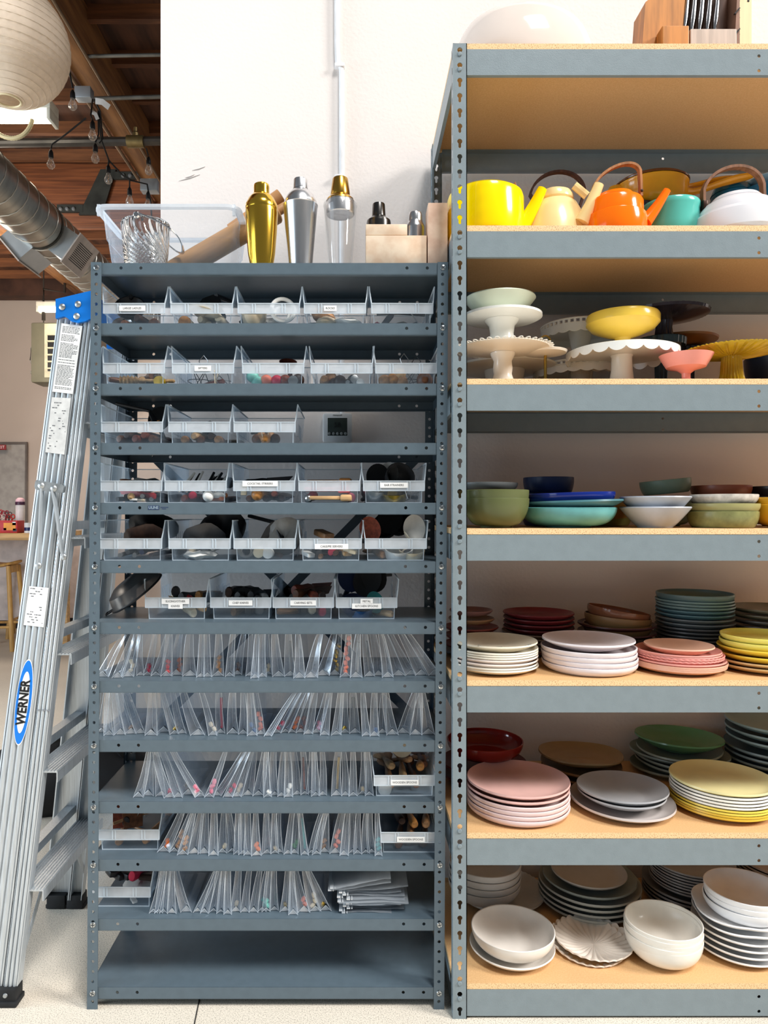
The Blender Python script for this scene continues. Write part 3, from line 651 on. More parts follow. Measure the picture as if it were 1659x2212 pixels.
def item_mesh(kind):
    """unit shapes lying along +y with the near end at y = 0; sizes in metres"""
    if kind in MESHC: return MESHC[kind]()
    bm = B(); RX = Matrix.Rotation(-PI/2, 4, 'X')
    if kind == 'utensil':           # turned handle with a flat paddle at the far end
        lathe(bm, [(0, 0), (.008, .001), (.0105, .006), (.0115, .03), (.009, .09), (.006, .12), (.006, .15)], 14, mx=RX)
        lathe(bm, [(0, .14), (.006, .145), (.02, .18), (.026, .21), (.02, .235), (0, .245)], 16, mx=Matrix.Diagonal((1, 1, .3, 1)) @ RX)
    elif kind == 'knife':
        lathe(bm, [(0, 0), (.009, .001), (.0115, .01), (.010, .05), (.0115, .085), (.0085, .11), (0, .112)], 12, mx=Matrix.Diagonal((1, 1, 1.35, 1)) @ RX)
        plate2d(bm, [(.11, -.012), (.22, -.010), (.245, .012), (.11, .014)], [], lambda u, v: (-.0008, u, v), (.0016, 0, 0))
    elif kind == 'spoon':
        tube(bm, [(0, 0, 0), (0, .08, .002), (0, .15, -.002)], .006, 10, scales=[1, 1.1, .8])
        lathe(bm, [(0, -.016), (.018, -.012), (.028, .0), (.030, .006), (.028, .006), (.017, -.009), (0, -.013)], 20, mx=Matrix.Translation((0, .185, .004)) @ Matrix.Diagonal((.85, 1.25, 1, 1)))
    elif kind == 'ladle':           # bowl raised at the near end, stem running back
        lathe(bm, [(0, -.03), (.022, -.024), (.038, -.004), (.041, .008), (.038, .008), (.02, -.02), (0, -.026)], 24, mx=Matrix.Translation((0, .045, .0)) @ Matrix.Rotation(1.0, 4, 'X'))
        tube(bm, [(0, .05, .035), (0, .09, .03), (0, .23, .0)], .006, 8)
    elif kind == 'flat_spoon':      # big flat oval head up, stem down and back
        lathe(bm, [(0, -.006), (.02, -.004), (.03, .001), (.031, .003), (.02, .0), (0, -.002)], 24, mx=Matrix.Translation((0, .03, .03)) @ Matrix.Rotation(1.15, 4, 'X') @ Matrix.Diagonal((1, 1.25, 1, 1)))
        tube(bm, [(0, .04, .0), (0, .1, -.03), (0, .2, -.035)], .006, 8)
    elif kind == 'honey_dipper':
        lathe(bm, [(0, 0)]+[(.013-.004*(k % 2)-.0006*abs(k-4), .003+.005*k) for k in range(10)]+[(.004, .055), (.005, .14), (0, .145)], 14, mx=Matrix.Rotation(PI/2, 4, 'Y') @ Matrix.Identity(4))
    elif kind == 'wooden_ball':
        lathe(bm, [(.0165*math.sin(a), -.0165*math.cos(a)) for a in [PI*k/12 for k in range(13)]], 20)
    elif kind == 'ring_strainer':
        tube(bm, [(.03*math.cos(t), 0, .03*math.sin(t)) for t in [2*PI*k/28 for k in range(28)]], .0055, 8, (0, 1, 0), loop=True)
        tube(bm, [(.019*math.cos(t), .006, .019*math.sin(t)-.01) for t in [2*PI*k/24 for k in range(24)]], .004, 8, (0, 1, 0), loop=True)
    elif kind == 'whisk':
        for k in range(3):
            a = PI*k/3; pts = bez((0, .1, 0), (.05*math.cos(a), .03, .05*math.sin(a)), (.03*math.cos(a), 0, .03*math.sin(a)), (0, 0, 0), 10)
            tube(bm, pts, .0011, 5); tube(bm, [Vector((-p.x, p.y, -p.z)) for p in pts], .0011, 5)
        tube(bm, [(0, .1, 0), (0, .2, 0)], .006, 8)
    elif kind == 'wire_loop':
        tube(bm, [(-.004, 0, 0), (-.012, .004, .03), (0, .006, .045), (.012, .004, .03), (.004, 0, 0), (.0, .08, -.02)], .0012, 5, (0, 1, 0))
    elif kind == 'straw':
        tube(bm, [(0, 0, 0), (.02, .05, .055)], .0036, 8); 
    elif kind == 'serving_fork':
        tube(bm, [(0, 0, 0), (0, .1, .003)], .007, 8); box(bm, -.012, .012, .1, .13, 0, .003)
        for x in (-.010, 0, .010): box(bm, x-.002, x+.002, .13, .18, 0, .003)
    elif kind == 'pastry_brush':
        box(bm, -.022, .022, 0, .03, -.009, .009, bev=.005); box(bm, -.017, .017, .03, .11, -.005, .005, bev=.003)
    elif kind == 'bottle_stopper':
        lathe(bm, [(0, 0), (.012, .002), (.014, .012), (.012, .022), (.006, .026), (.008, .05), (0, .052)], 16, mx=RX)
    elif kind == 'cork_block':
        box(bm, -.013, .013, 0, .05, -.007, .007, bev=.003)
    elif kind == 'pouch':           # soft zip pouch lying tilted
        def md(t, r, z, i): return r, z+.003*math.sin(5*t+i)
        lathe(bm, [(.0005, -.012), (.04, -.01), (.052, 0), (.04, .01), (.0005, .013)], 20, mod=md, sy=1.3)
    elif kind == 'scoop':           # deep bowl seen from the end
        lathe(bm, [(0, -.03), (.025, -.025), (.038, -.005), (.041, .02), (.038, .02), (.035, -.004), (.022, -.021), (0, -.026)], 24, mx=Matrix.Translation((0, .03, .01)) @ Matrix.Rotation(.9, 4, 'X'))
    elif kind == 'spatula':
        plate2d(bm, [(-.03, 0), (.03, 0), (.034, .06), (.012, .085), (-.012, .085), (-.034, .06)], [], lambda u, v: (u, v*.55, v*.8), (0, .004, -.002))
        tube(bm, [(0, .045, .066), (0, .2, .07)], .007, 8)
    elif kind == 'flint_stone':
        def md(t, r, z, i): return r*(1+.12*math.sin(2*t+1)+.08*math.cos(3*t+i)), z
        lathe(bm, [(.0005, -.016), (.025, -.013), (.034, 0), (.024, .013), (.0005, .017)], 20, mod=md)
    else: raise KeyError(kind)
    me = bpy.data.meshes.new(kind); bmesh.ops.recalc_face_normals(bm, faces=bm.faces[:]); bm.to_mesh(me); bm.free(); me.shade_smooth(); me.set_sharp_from_angle(angle=.7)
    MESHC[kind] = lambda: me
    return me
VARM = {}
COUNT = {}
KNAME = {'wooden_ball': 'round ball', 'cork_block': 'small block', 'flint_stone': 'smooth stone', 'utensil': 'handle end', 'pouch': 'zip pouch', 'knife': 'knife handle', 'bottle_stopper': 'bottle stopper'}
PEND = []
def item(kind, col, key, lx, lz, ly=.02, yaw=0, pitch=0, roll=0, s=1.0):
    """lx, lz, ly measured inside the bin from its front middle"""
    if (kind, col) not in VARM:
        me = item_mesh(kind).copy(); me.materials.append(cmat(col)); VARM[(kind, col)] = me
    x, y, z, root = BINS[key]
    L = {'utensil': .245, 'knife': .245, 'spoon': .215, 'ladle': .235, 'flat_spoon': .2, 'spatula': .2, 'whisk': .2, 'serving_fork': .18, 'pastry_brush': .11}.get(kind)
    if L:
        s = min(s, .245/L)
        if abs(yaw) > .75:
            s = min(s, .125/L/abs(math.sin(yaw))); lx = max(-.012, min(.012, lx*.3))+math.sin(yaw)*L*s/2
        else:
            m = .066; q = math.asin(max(-1, min(1, abs((m+(lx if yaw > 0 else -lx))/(L*s)))))
            yaw = max(-q, min(q, yaw))
        if pitch > 0: pitch = min(pitch, math.asin(max(0, min(1, (.118-lz-(.072*s if kind == 'spatula' else .012))/(L*s)))))
        if pitch < 0: pitch = max(pitch, -math.asin(max(0, min(1, (lz-.010)/(L*s)))))
    o = place(kind, VARM[(kind, col)], None, (x+lx, y+ly, z+lz), (pitch, roll, yaw)); o.scale = (s, s, s)
    PEND.append((o, kind, col, key, lx))
def flush_items():
    g = {}
    for p in PEND: g.setdefault((p[1], p[2], p[3]), []).append(p)
    for (kind, col, key), ps in g.items():
        ps.sort(key=lambda p: p[4]); n = KNAME.get(kind, kind.replace('_', ' '))
        cat = {'wooden_ball': 'ball', 'flint_stone': 'stone', 'ring_strainer': 'strainer', 'cork_block': 'block', 'bottle_stopper': 'stopper'}.get(kind, kind.split('_')[-1])
        for i, p in enumerate(ps):
            lab = '%s %s in %s' % (col, n, BDESC[key]) if len(ps) == 1 else '%s %s, %s from the ladder side in %s' % (col, n, nth(i+1), BDESC[key])
            tag(p[0], lab, cat, 'kitchen tools in the clear bins')
def rods(key, cols, kind='utensil', z0=.013, zs=.02, spread=.058, s=1.0, yaw=.2, pitch=0.03):
    n = len(cols)
    for i, c in enumerate(cols):
        lx = -spread+2*spread*(i+.5)/n
        item(kind, c, key, lx, z0+(i % 2)*zs, .018+random.uniform(0, .02), random.uniform(-yaw, yaw), random.uniform(0, pitch), random.uniform(-.5, .5), s)
R_ = rods
# top row
R_((1, 0), ['brown', 'dark brown', 'brown'], z0=.014, zs=.012, s=1.2); item('ladle', 'black', (1, 0), -.025, .065, .03, .2); item('ladle', 'steel', (1, 0), -.04, .012, .02, .3, -1.2, 0, .7); item('utensil', 'brown', (1, 0), .045, .016, .02, .05, 0, 0, 1.6)
item('bottle_stopper', 'honey wood', (1, 1), -.05, .016, .02, .1, 0, 0, 1.3); R_((1, 1), ['cream', 'cream', 'beige', 'cream'], 'utensil', .012, .014, .05, 1.3, .8); item('spatula', 'black', (1, 1), -.02, .048, .07, -.45, .0, .35, .95); item('pouch', 'grey', (1, 1), .01, .06, .1, .3, .8, .3, .7); item('pouch', 'beige', (1, 1), .0, .045, .04, 1.3, .3, .2, .8)
item('flint_stone', 'grey', (1, 2), -.045, .02, .05, 0, 0, 0, 1.0); item('scoop', 'beige', (1, 2), -.042, .03, .01, 0, -.6, 0, .8); item('ring_strainer', 'white', (1, 2), .035, .045, .018, .2, -.1, .3, 1.0); item('flint_stone', 'white', (1, 2), .0, .02, .07)
item('flint_stone', 'tan', (1, 3), -.032, .036, .045, .3, 0, .3, 1.0); item('flint_stone', 'beige', (1, 3), -.02, .016, .05, .9, 0, 0, 1.1); item('flint_stone', 'grey', (1, 3), -.05, .016, .1, .2); item('pouch', 'white', (1, 3), .03, .014, .06, .4, 0, .15, .9)
item('spatula', 'grey', (1, 4), -.02, .005, .03, 1.3, -.5, 0, .6); item('spatula', 'dark grey', (1, 4), .01, .004, .03, -1.2, -.5, .3, .6); item('spoon', 'grey', (1, 4), .04, .012, .03, .5); item('pouch', 'beige', (1, 4), -.01, .02, .12, .4, 0, 0, .9); item('spatula', 'crimson', (1, 4), -.062, .01, .09, 0, 0, 0, .4)
# second row
item('honey_dipper', 'pale wood', (2, 0), -.045, .018, .02, .12, 0, 0, 1.0); R_((2, 0), ['brown', 'dark brown', 'pale wood', 'brown'], 'utensil', .02, .012, .05, 1, .9); item('bottle_stopper', 'yellow', (2, 0), .06, .014, .012, 0, 0, 0, 1.1)
item('whisk', 'steel', (2, 1), .03, .018, .02, -.5, 0, 0, 1.0); item('wire_loop', 'steel', (2, 1), -.01, .045, .05); item('utensil', 'reddish brown', (2, 1), -.045, .014, .02, .9); item('whisk', 'dark grey', (2, 1), -.02, .025, .05, .3); item('wire_loop', 'cream', (2, 1), .03, .008, .012, 1.4, .2)
for i, (c, lx, lz) in enumerate([('mint', -.058, .03), ('mint', -.045, .014), ('coral', -.022, .018), ('crimson', .006, .017), ('reddish brown', .028, .018), ('dark brown', .062, .02)]): item('wooden_ball', c, (2, 2), lx, lz, .035, s=1.0)
item('bottle_stopper', 'steel', (2, 2), .05, .016, .016, 0, 0, 0, 1.1); item('spoon', 'reddish brown', (2, 2), .045, .012, .03, .15, .6)
item('utensil', 'tan', (2, 3), -.045, .02, .014, .1, 0, 0, 1.1); item('utensil', 'dark brown', (2, 3), -.02, .016, .03, .3); item('wooden_ball', 'dark brown', (2, 3), -.005, .016, .03); item('spoon', 'steel', (2, 3), .015, .012, .02, -.6); item('bottle_stopper', 'steel', (2, 3), .035, .02, .02, .5); item('bottle_stopper', 'white', (2, 3), .05, .011, .014, .2, 0, 0, .8); item('wooden_ball', 'tan', (2, 3), -.03, .03, .06); item('utensil', 'grey', (2, 3), .02, .05, .06, 1.4)
for c, lx, lz in [('tan', -.055, .016), ('honey wood', -.032, .02), ('tan', -.01, .014), ('pale wood', -.016, .034), ('brown', .05, .018)]: item('wooden_ball', c, (2, 4), lx, lz, .03, s=1.05 if lx < .04 else 1.3)
item('whisk', 'dark grey', (2, 4), .015, .02, .02, .2, 0, 0, .8); item('wire_loop', 'steel', (2, 4), .0, .05, .05, .4); item('wire_loop', 'dark grey', (2, 4), .03, .045, .06, -.4)
# third row
R_((3, 0), ['brown', 'dark brown', 'reddish brown', 'reddish brown', 'brown'], 'utensil', .016, .01, .055, 1.25, .5); item('spatula', 'black', (3, 0), -.02, .045, .04, 1.5, .2, 0, .8); item('spoon', 'honey wood', (3, 0), -.02, .054, .05, -1.2, .1); item('flat_spoon', 'black', (3, 0), .05, .045, .05)
R_((3, 1), ['tan', 'pale wood', 'brown', 'dark brown', 'tan'], 'utensil', .014, .01, .055, 1.1, .9); item('knife', 'black', (3, 1), .02, .055, .05, .4, -.9, 0, 1); item('pastry_brush', 'black', (3, 1), .01, .05, .04, .9, 0, 0, .7)
R_((3, 2), ['brown', 'tan', 'honey wood', 'tan', 'dark brown'], 'wooden_ball', .016, .006, .03, .85); item('wire_loop', 'cream', (3, 2), .0, .012, .012, .2); item('spatula', 'grey', (3, 2), -.045, .004, .03, .8, -.5, 0, .5)
# fourth row
item('knife', 'red', (4, 0), -.03, .018, .03, 1.0, .1, 0, .8); R_((4, 0), ['dark grey', 'black', 'dark brown', 'steel', 'steel'], 'spoon', .01, .008, .055, 1, .8); item('wooden_ball', 'pale wood', (4, 0), -.005, .017, .016, s=.6); item('cork_block', 'white', (4, 0), .012, .009, .014, 1.5, 0, 0, .4); item('cork_block', 'beige', (4, 0), .032, .008, .014, 1.3, 0, 0, .4); item('utensil', 'brown', (4, 0), .04, .05, .03, 1.3, .1, 0, 1.2); item('pouch', 'grey', (4, 0), .02, .05, .08, .4, .2)
for i in range(11): item('straw', 'black' if i % 2 else 'white', (4, 1), -.052+.0095*i, .030, .03+.004*(i % 3), random.uniform(-.3, .2), random.uniform(-.15, .1), random.uniform(.0, .3), 1.0)
R_((4, 1), ['reddish brown', 'crimson', 'orange', 'brown'], 'utensil', .012, .008, .055, 1.2, 1.0); item('wooden_ball', 'white', (4, 1), .03, .018, .014, s=.9); item('flint_stone', 'white', (4, 1), .055, .02, .03, s=.5); item('pouch', 'dark grey', (4, 1), .055, .055, .09, 0, .3, 0, .7)
item('wooden_ball', 'honey wood', (4, 2), -.02, .022, .02, s=1.0); item('cork_block', 'cream', (4, 2), -.055, .02, .014, 0, 1.4, 0, .6); R_((4, 2), ['brown', 'tan', 'dark brown', 'reddish brown', 'dark brown'], 'utensil', .012, .012, .055, .8, .6); item('knife', 'black', (4, 2), .02, .055, .05, -1.2, .1, 0, .9)
item('pastry_brush', 'pale wood', (4, 3), .012, .013, .014, 1.55, 0, 0, 1.0); item('pastry_brush', 'pink', (4, 3), -.02, .036, .03, 1.55, 0, 0, 1.1); item('pastry_brush', 'honey wood', (4, 3), -.01, .058, .08, 1.5, 0, 0, 1.1); item('wooden_ball', 'steel', (4, 3), -.055, .012, .016, s=.7); item('wooden_ball', 'pink', (4, 3), .055, .014, .03, s=.8); item('wooden_ball', 'crimson', (4, 3), -.045, .02, .05, s=.8)
item('scoop', 'steel', (4, 4), -.04, .03, .02, .4, -.5, 0, .9); item('scoop', 'brass', (4, 4), .0, .02, .02, 0, -.6, 0, .9); item('flat_spoon', 'black', (4, 4), -.05, .045, .05, .4, 0, .4); item('scoop', 'dark grey', (4, 4), .025, .05, .06, .3, .2); item('flat_spoon', 'steel', (4, 4), -.01, .05, .06, -.6, 0, -.4); item('wire_loop', 'steel', (4, 4), .04, .012, .014, .4)
# fifth row
item('pouch', 'dark brown', (5, 0), .02, .055, .08, .2, -.5, 0, 1.2); item('pouch', 'black', (5, 0), .02, .085, .14, .1, -.5, 0, 1.3); R_((5, 0), ['grey', 'dark grey', 'grey', 'navy', 'dark brown'], 'spoon', .012, .008, .05, 1, .7)
item('pouch', 'black', (5, 1), .035, .075, .12, .4, -.7, 0, 1.3); item('pouch', 'dark grey', (5, 1), .0, .055, .06, .2, -.6, 0, 1.1); item('pouch', 'white', (5, 1), -.01, .012, .06, .2, 0, 0, .9); R_((5, 1), ['beige', 'grey'], 'spoon', .026, .004, .06)
item('pouch', 'grey', (5, 2), .045, .06, .06, .2, -1.1, .3, .9); item('pouch', 'dark grey', (5, 2), .02, .06, .08, .8, -1.0, .2, .9); item('spatula', 'black', (5, 2), -.02, .04, .05, 1.0, .2); item('bottle_stopper', 'cream', (5, 2), -.018, .02, .014, 0, 0, 0, 1.15); item('bottle_stopper', 'white', (5, 2), .006, .018, .014, 0, 0, 0, 1.15); item('ring_strainer', 'grey', (5, 2), -.05, .03, .02, .3, 0, 0, .7); item('spoon', 'dark brown', (5, 2), .04, .012, .02, .4)
item('cork_block', 'white', (5, 3), -.05, .012, .013, .6, .2, 0, .8); item('utensil', 'tan', (5, 3), -.028, .009, .014, 0, 0, 0, .6); item('cork_block', 'tan', (5, 3), -.005, .06, .06, .6, .2, 0, 1.2); item('cork_block', 'pale wood', (5, 3), .045, .016, .014, .4, .3, 0, .9); item('cork_block', 'cream', (5, 3), .066, .02, .014, 1.2, .2, 0, .7); R_((5, 3), ['dark grey', 'crimson', 'dark grey'], 'knife', .014, .008, .05, .9); item('utensil', 'brown', (5, 3), .012, .018, .014, 0, 0, 0, .7)
item('scoop', 'white', (5, 4), .01, .02, .02, 0, -.5, 0, .95); item('scoop', 'cream', (5, 4), .045, .018, .02, 0, -.6, 0, .85); item('flat_spoon', 'white', (5, 4), .05, .05, .02, .2, .1, .2, 1.0); item('flat_spoon', 'beige', (5, 4), .0, .045, .03, 1.4, -.5, 0, 1.1); item('flat_spoon', 'reddish brown', (5, 4), -.055, .05, .02, .2, .2, -.3, .9); item('flat_spoon', 'black', (5, 4), -.02, .075, .08, .5, 0, .5, 1.2); item('scoop', 'black', (5, 4), .02, .08, .12, .3, .2); item('ladle', 'black', (5, 4), -.04, .08, .12, -.6, .2); item('knife', 'black', (5, 4), .05, .07, .12, -.9, .1); R_((5, 4), ['tan', 'dark grey'], 'utensil', .012, .006, .062, 1)
# sixth row
for c, lx, lz, s in [('black', -.01, .075, 1.3), ('dark grey', .005, .06, 1.2), ('red', .02, .052, 1.0), ('green', -.012, .048, 1.0), ('honey wood', .045, .062, .9), ('black', .06, .055, 1.1), ('dark brown', .03, .04, 1.0)]: item('knife', c, (6, 0), lx, lz-.006, .03+abs(lx)*.6, random.uniform(-.5, .5), -.1, 0, s)
item('knife', 'cream', (6, 0), .045, .014, .016, .6, .1, 0, .9); item('knife', 'pale wood', (6, 0), .05, .026, .016, .9, .1, 0, .9)
for c, lx, lz, s in [('dark brown', -.04, .07, 1.4), ('black', .02, .062, 1.2), ('dark grey', .045, .05, 1.2), ('grey', .062, .055, 1.1), ('black', .0, .05, 1.2), ('black', -.015, .06, 1.2), ('tan', -.03, .016, 1.2), ('black', .01, .018, 1.2), ('grey', .045, .022, 1.4)]: item('knife', c, (6, 1), lx, lz-.004, .025+abs(lz-.05), random.uniform(-.7, .7), -.08, 0, s)
item('pouch', 'dark grey', (6, 1), -.01, .06, .12, .3, 0, 0, 1)
for c, lx, lz, s in [('reddish brown', -.03, .07, 1), ('brown', -.025, .06, 1), ('reddish brown', .03, .055, 1.1), ('dark brown', .05, .056, 1.1), ('tan', -.03, .016, .9), ('black', .0, .018, 1), ('crimson', .05, .016, 1.2), ('beige', .025, .022, .9)]: item('knife', c, (6, 2), lx, lz, .02+abs(lz-.03), random.uniform(.3, 1.2)*(-1 if lx < 0 else .5), -.05, 0, s)
item('pouch', 'grey', (6, 2), .0, .045, .1, .3, .1, 0, .9)
item('flat_spoon', 'navy', (6, 3), -.045, .07, .05, .2, 0, .2, 1.3); item('flat_spoon', 'black', (6, 3), -.015, .06, .04, -.2, 0, .3, 1.3); item('flat_spoon', 'black', (6, 3), .035, .07, .05, .2, 0, -.3, 1.5); item('scoop', 'navy', (6, 3), -.03, .03, .02, .1, -.4, 0, .9)
item('scoop', 'blue', (6, 3), -.01, .02, .02, .2, -.6, 0, .8); item('flat_spoon', 'teal', (6, 3), .03, .016, .02, .3, -.6, 0, .8); item('knife', 'pale wood', (6, 3), .045, .012, .016, .9, 0, 0, .6); item('scoop', 'steel', (6, 3), .01, .075, .13, 0, .2, 0, 1.2); item('spatula', 'dark grey', (6, 3), .085, .065, .10, -1.3, .0, .2, .6)
# bins on the bag shelves
R_((9, 0), ['tan', 'pale wood', 'brown'], 'utensil', .02, .012, .05, 1.3, .1); item('flat_spoon', 'beige', (9, 0), -.002, .085, .05, 0, .2, 0, 1.1); item('utensil', 'pale wood', (9, 0), -.03, .06, .06, .1, -.6, 0, 1.1); item('utensil', 'honey wood', (9, 0), .045, .06, .05, -.3, -.7, 0, 1.0); item('utensil', 'tan', (9, 0), .02, .075, .07, .2, -.6, 0, .8); item('utensil', 'brown', (9, 0), .06, .05, .1, 0, -.6, 0, 1.2); item('bottle_stopper', 'white', (9, 0), -.05, .012, .016, 0, 0, 0, 1.4)
R_((10, 0), ['tan', 'tan', 'honey wood'], 'utensil', .014, .008, .05, 1.1, 1.0); item('spatula', 'reddish brown', (10, 0), -.03, .04, .05, .4, .3, 0, .9); item('knife', 'black', (10, 0), -.02, .06, .04, .4, -.7, 0, 1.3); item('spatula', 'brown', (10, 0), .0, .045, .04, .6, .4, 0, .8); item('whisk', 'steel', (10, 0), .015, .09, .06, .3, -.5, 0, .8); item('spoon', 'tan', (10, 0), .045, .06, .03, -1.0, .1, 0, 1.2); item('flat_spoon', 'dark brown', (10, 0), .03, .06, .09, 0, .1, 0, 1); item('spatula', 'black', (10, 0), .05, .06, .13, .3, 0, 0, 1)
R_((10, 1), ['brown', 'tan', 'dark brown'], 'utensil', .014, .008, .05, 1.2, .2); item('utensil', 'honey wood', (10, 1), .012, .055, .05, .05, -.8, 0, 1.2); item('utensil', 'tan', (10, 1), .042, .055, .05, -.15, -.8, 0, 1.2); item('utensil', 'dark brown', (10, 1), -.02, .055, .07, .1, -.7, 0, 1.2)
for i, (c, lx, lz, yw) in enumerate([('black', -.055, .095, -1.1), ('black', -.05, .07, -.9), ('black', -.03, .06, -.7), ('black', -.01, .06, -.6), ('dark brown', .05, .055, -.3)]): item('pastry_brush', c, (11, 0), lx, lz, .05, yw, -.2, 0, .9)
item('knife', 'crimson', (11, 0), .02, .07, .03, -.5, -.6, 0, 1.0); item('pouch', 'white', (11, 0), .03, .02, .1, 0, 0, 0, 1); item('cork_block', 'white', (11, 0), .035, .01, .014, .6, 0, 0, .5)
flush_items()

# round mesh strainer leaning at the ladder end of the sixth row
sc_ = empty('mesh_strainer', P(262, 1318, 1.86), 'black round mesh strainer leaning at the ladder end of the sixth bin row', 'strainer', rot=(0, 0, 0))
zs_ = ZS[6]; sc_.location.z = zs_
Rm = Matrix.Translation((.02, .07, .062)) @ Matrix.Rotation(-.62, 4, 'Y') @ Matrix.Rotation(.25, 4, 'X')
bm = B(); lathe(bm, [(.002, -.045), (.045, -.043), (.068, -.03), (.078, 0), (.0765, 0), (.066, -.029), (.044, -.0415), (.002, -.0435)], 40, mx=Rm @ Matrix.Rotation(PI, 4, 'X'))
link('mesh_bowl', bm, sheet('black_wire_mesh', (46, 48, 52), .68, .3, .25, .3), sc_)
bm = B(); tube(bm, [Rm @ Vector((.079*math.cos(t), .079*math.sin(t), 0)) for t in [2*PI*k/40 for k in range(40)]], .0028, 7, loop=True)
tube(bm, [Rm @ Vector(p) for p in ((-.075, -.01, 0), (-.10, -.012, .002), (-.104, 0, .002), (-.10, .012, .002), (-.075, .01, 0))], .0022, 6); link('wire_rim', bm, BLACKP, sc_)

# ------------------------------------------------------------------ gusseted plastic bags
def bag_mesh(w, h, lean, L, seed, tw):
    rnd = random.Random(seed); bm = B(); n = 8
    f, bk, cf = [], [], []; bend = rnd.uniform(-.004, .004); th = rnd.uniform(.0008, .004)
    g = .006+w*.28
    for i in range(n+1):
        t = i/n; hw = (w/2)*((1-t)**.6*(1-.12*math.sin(PI*t)))+th*t+.0006
        cx = lean*t+bend*math.sin(PI*t); z = h*t; jy = .004*math.sin(3*t+seed)
        a = (bm.verts.new((cx-hw, jy, z if i else 0)), bm.verts.new((cx+hw*(1+.1*tw), jy+.003*tw*(1-t), z if i else .0008)))
        f.append(a)
        zc = z if i else min(.015, w*.5); cxx = cx+tw*.15*hw
        cf.append(bm.verts.new((cxx, jy+g*(1-t)**.8+.0005, max(zc, z))))
        bk.append((bm.verts.new((cx-hw*.8, L, z)), bm.verts.new((cx+hw*.8, L, z))))
    for i in range(n):
        bm.faces.new((f[i][0], bk[i][0], bk[i+1][0], f[i+1][0])); bm.faces.new((f[i][1], f[i+1][1], bk[i+1][1], bk[i][1]))
        for q in ((f[i][0], cf[i], cf[i+1], f[i+1][0]), (cf[i], f[i][1], f[i+1][1], cf[i+1])): bm.faces.new(q).material_index = 2
    for q in ((f[0][0], bk[0][0], cf[0]), (f[0][1], cf[0], bk[0][1]), (cf[0], bk[0][0], bk[0][1])): bm.faces.new(q).material_index = 2
    v = [x.co.copy() for x in (f[0][0], f[0][1], cf[0])]
    # folded triangle of the bottom seal, tucked behind the notch
    m = bm.verts.new((v[2].x, v[2].y*.35, v[2].z*.98)); l = bm.verts.new(v[0]+Vector((w*.12, .004, .0006))); r = bm.verts.new(v[1]+Vector((-w*.12, .004, .0006)))
    bm.faces.new((l, r, m)).material_index = 1
    def edge(pts, r): tube(bm, pts, r, 3, (0, 1, 0), mi=1)
    edge([x[0].co.copy() for x in f], .0006); edge([x[1].co.copy() for x in f], .0006); edge([x.co.copy() for x in cf], .0004)
    edge([v[0], m.co.copy()], .0008); edge([v[1], m.co.copy()], .0008)
    return bm
def bagrow(shelf, xb, xt, ypx, rowname, widths=None, colours={}):
    z = ZS[shelf]; n = len(xb)
    order = sorted(range(n), key=lambda i: xb[i])
    h = (ZS[shelf-1]-z)-.008
    for rank, i in enumerate(order):
        d = (CZ-z)*F/((ypx+random.uniform(-4, 3))-CY); d = max(d, 1.816)
        x = px2x(xb[i], d)
        gap = min([abs(xb[i]-xb[j]) for j in range(n) if j != i])
        w = (min(28, max(17, gap*1.12)) if not widths else widths.get(i, 22))/F*d*random.uniform(.9, 1.08)
        vis = .105
        lean = px2x(xt[i], d)-x; lean = max(-.09, min(.09, lean*h/vis))
        c = colours.get(i)
        cm = {None: ''}.get(c)
        bm = bag_mesh(w, h*random.uniform(.95, .99), lean, .2, shelf*100+i, random.uniform(-.8, .8))
        o = link('plastic_bag', bm, [BAG, BAGE, BAGW], None, (x, CYW+d, z+.0008), smooth=25)
        tag(o, 'clear gusseted plastic bag, %s from the ladder on the %s bag shelf%s' % (nth(rank+1), rowname, ''), 'bag', 'gusseted bags on the %s bag shelf' % rowname)
        if c:
            cn, cnt, kind = c
            for k in range(cnt):
                zz = .010+.0125*k+random.uniform(0, .004); t = zz/h
                if kind == 'long': zz = .012; t = .1
                bm2 = B()
                if kind == 'long': tube(bm2, [(0, 0, 0), (lean*.55, .004, h*.55)], w*.16, 8)
                else: lathe(bm2, [(0, -.007), (.0045, -.006), (.0058, 0), (.0045, .006), (0, .007)], 10, mx=Matrix.Rotation(random.uniform(-1, 1), 4, 'Y'))
                it = link('cutlery_end', bm2, cmat(cn), None, (x+lean*t+(0 if kind == 'long' else random.uniform(-.15, .15)*w), CYW+d+.010+w*.3, z+zz))
                pos = ['lowest', 'second lowest', 'middle', 'fourth lowest', 'fifth lowest', 'sixth lowest', 'seventh lowest', 'topmost'][k if k < cnt-1 or cnt < 3 else 7]
                tag(it, '%s cutlery end%s inside the %s bag of the %s bag shelf' % (cn, '' if cnt == 1 else ', %s,' % pos, nth(rank+1), rowname), 'cutlery', 'cutlery showing inside the bags')
s2 = lambda l: [190+v*.2351 for v in l]; s3 = lambda l: [570+v*.2532 for v in l]; s4 = lambda l: [180+v*.2411 for v in l]; s5 = lambda l: [570+v*.2652 for v in l]
